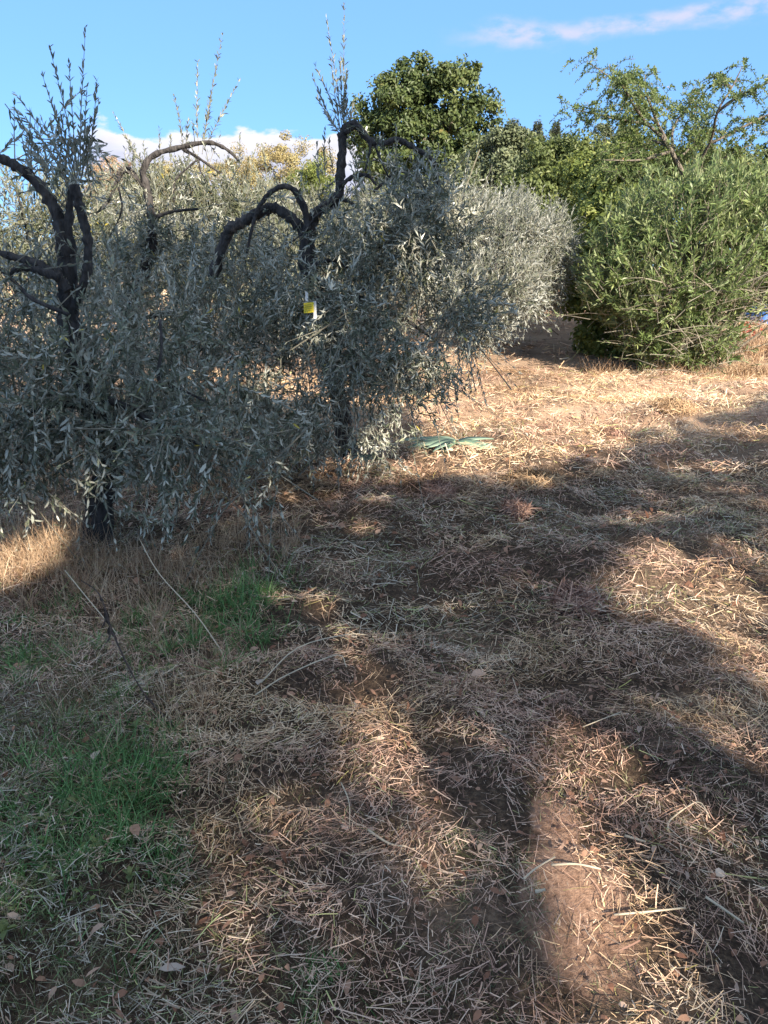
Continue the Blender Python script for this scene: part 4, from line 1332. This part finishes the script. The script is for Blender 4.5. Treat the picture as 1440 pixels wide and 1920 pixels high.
for a in [([(1030, 1672, .03), (1075, 1670, .035), (1122, 1672, .03)], .0035, 'thick pale straw stem lying straight across the bare soil patch'),
          ([(1148, 1742, .03), (1232, 1742, .03), (1282, 1724, .03)], .003, 'pale bent straw stem pointing right from the bare soil patch'),
          ([(1318, 1712, .05), (1358, 1732, .04), (1392, 1746, .03)], .0035, 'thick yellow straw stem sloping down at the right edge'),
          ([(1248, 1582, .03), (1256, 1560, .03), (1305, 1528, .03), (1328, 1552, .03)], .003, 'zigzag pale straw stem on the shaded straw'),
          ([(1168, 1592, .03), (1208, 1604, .03)], .004, 'short stubby pale straw stem above the bare soil patch'),
          ([(978, 1710, .06), (1000, 1690, .05), (1036, 1662, .04)], .003, 'straw stem leaning out of the dark rut beside the bare soil'),
          ([(1000, 1725, .05), (1018, 1722, .05)], .005, 'stubby pale straw stump in the dark rut'),
          ([(490, 1298, .06), (560, 1262, .08), (650, 1212, .08), (690, 1198, .06)], .003, 'long pale stem reaching up across the straw beside the green grass'),
          ([(480, 1320, .05), (540, 1290, .07), (632, 1252, .06), (650, 1266, .05)], .003, 'long bent pale stem, lower of the crossed pair beside the green grass'),
          ([(270, 1105, .30), (305, 1155, .26), (370, 1210, .15), (418, 1245, .05), (418, 1262, .03)], .0028, 'long arched dry stem bowing over the grass below the nearest olive'),
          ([(130, 1130, .2), (170, 1165, .14), (225, 1208, .04)], .003, 'dry stem slanting down into the grass near the trunk of the nearest olive'),
          ([(640, 1480, .03), (655, 1540, .04), (656, 1580, .03)], .0022, 'thin grey stem lying lengthwise in the middle of the straw'),
          ([(690, 1580, .03), (730, 1605, .035), (762, 1618, .03)], .0035, 'pale flattened straw stem in the middle foreground'),
          ([(1090, 1392, .05), (1160, 1380, .05)], .002, 'thin straw stem across the pair of small sunny patches')]:
    stem(*a)


def litter():
    lb = Buf()
    for n, y0, y1, L in ((1500, 1.0, 3.2, .028), (1500, 3.2, 7.5, .045)):
        x, y = scatter(n, y0, y1)
        p = np.stack([x, y, height(x, y) + .012 + .03 * rng.random(n)], 1)
        leaves(lb, p, rng.normal(size=(n, 3)) * [1, 1, .3], rng.normal(size=(n, 3)) * .4 + [0, 0, 1], L * (.6 + .9 * rng.random(n)), L * (.3 + .4 * rng.random(n)), rng.random(n) ** 1.5 * .8, True, .25)
    tag(lb.build('leaf_litter', M['dryleaf']), 'crushed dry leaf scraps scattered among the straw', 'leaf litter', kind='stuff')


litter()


def weeds():
    lb = Buf()
    for px, py, rx, ry, n in ((210, 1480, 130, 120, 50), (120, 1680, 150, 120, 30), (430, 1140, 80, 40, 26), (90, 1250, 90, 50, 26), (300, 1250, 70, 50, 16)):
        c, a, bb = ground_ellipse(px, py, rx, ry)
        x, y = c[0] + a * .6 * rng.normal(size=n), c[1] + bb * .6 * rng.normal(size=n)
        k = np.repeat(np.arange(n), 6)
        z = height(x, y)
        an = rng.random(len(k)) * 6.28
        d = np.stack([np.cos(an), np.sin(an), .35 + .5 * rng.random(len(k))], 1)
        L = (.012 + .022 * rng.random(n))[k] * (.7 + .5 * rng.random(len(k)))
        leaves(lb, np.stack([x, y, z + .025], 1)[k], d, np.array([[0, 0, 1.]]) + .3 * rng.normal(size=(len(k), 3)), L, L * .5, rng.random(len(k)), True, .3)
    tag(lb.build('weeds', M['green']), 'low broad leaved weeds coming up among the grass and straw', 'weeds', kind='stuff')


weeds()


def hay_clump(px, py, rx, ry, h_, n, label):
    c, a, bb = ground_ellipse(px, py, rx, ry)
    bb = max(bb, a * .5)
    base = np.array([c[0], c[1], float(height(c[0], c[1]))])
    b = Buf()
    ph, th = rng.random(n) * 6.28, np.arccos(rng.random(n) * .95)
    u = np.stack([np.sin(th) * np.cos(ph), np.sin(th) * np.sin(ph), np.cos(th)], 1)
    p = u * [a, bb, h_] * (.6 + .45 * rng.random((n, 1)))
    d = unit((np.cross(u, rng.normal(size=(n, 3))) + .15 * u) * [1, 1, .6])
    L = .05 + .1 * rng.random(n)
    col = ramp_np(GOLD if rng.random() < .5 else PAL, .06 + .6 * rng.random(n) ** 1.2)
    blades(b, p - d * (L * .5)[:, None], d, unit(u + .4 * rng.normal(size=(n, 3))), L, .005 * (.6 + .8 * rng.random(n)), col, 2, rng.normal(size=(n, 3)) * .2)
    o = b.build('hay_clump', M['straw'])
    o.location = base
    tag(o, label, 'hay clump', 'clumps of matted hay')


hay_clump(1262, 782, 36, 10, .10, 900, 'dark matted hay clump at the edge of the sun below the oleander')
hay_clump(1150, 808, 30, 8, .07, 600, 'low dark hay clump along the shade edge, left of the bigger one')
hay_clump(822, 922, 32, 16, .09, 900, 'dark hay clump in the shade on this side of the cut agave')
hay_clump(968, 962, 26, 14, .07, 700, 'small tan hay clump catching a fleck of sun in the shade')
hay_clump(1080, 1130, 48, 22, .08, 900, 'brown hay clump beside the largest sunny patch')
hay_clump(1000, 905, 60, 14, .07, 900, 'broad flat hay clump right of the dark one, in the shade')
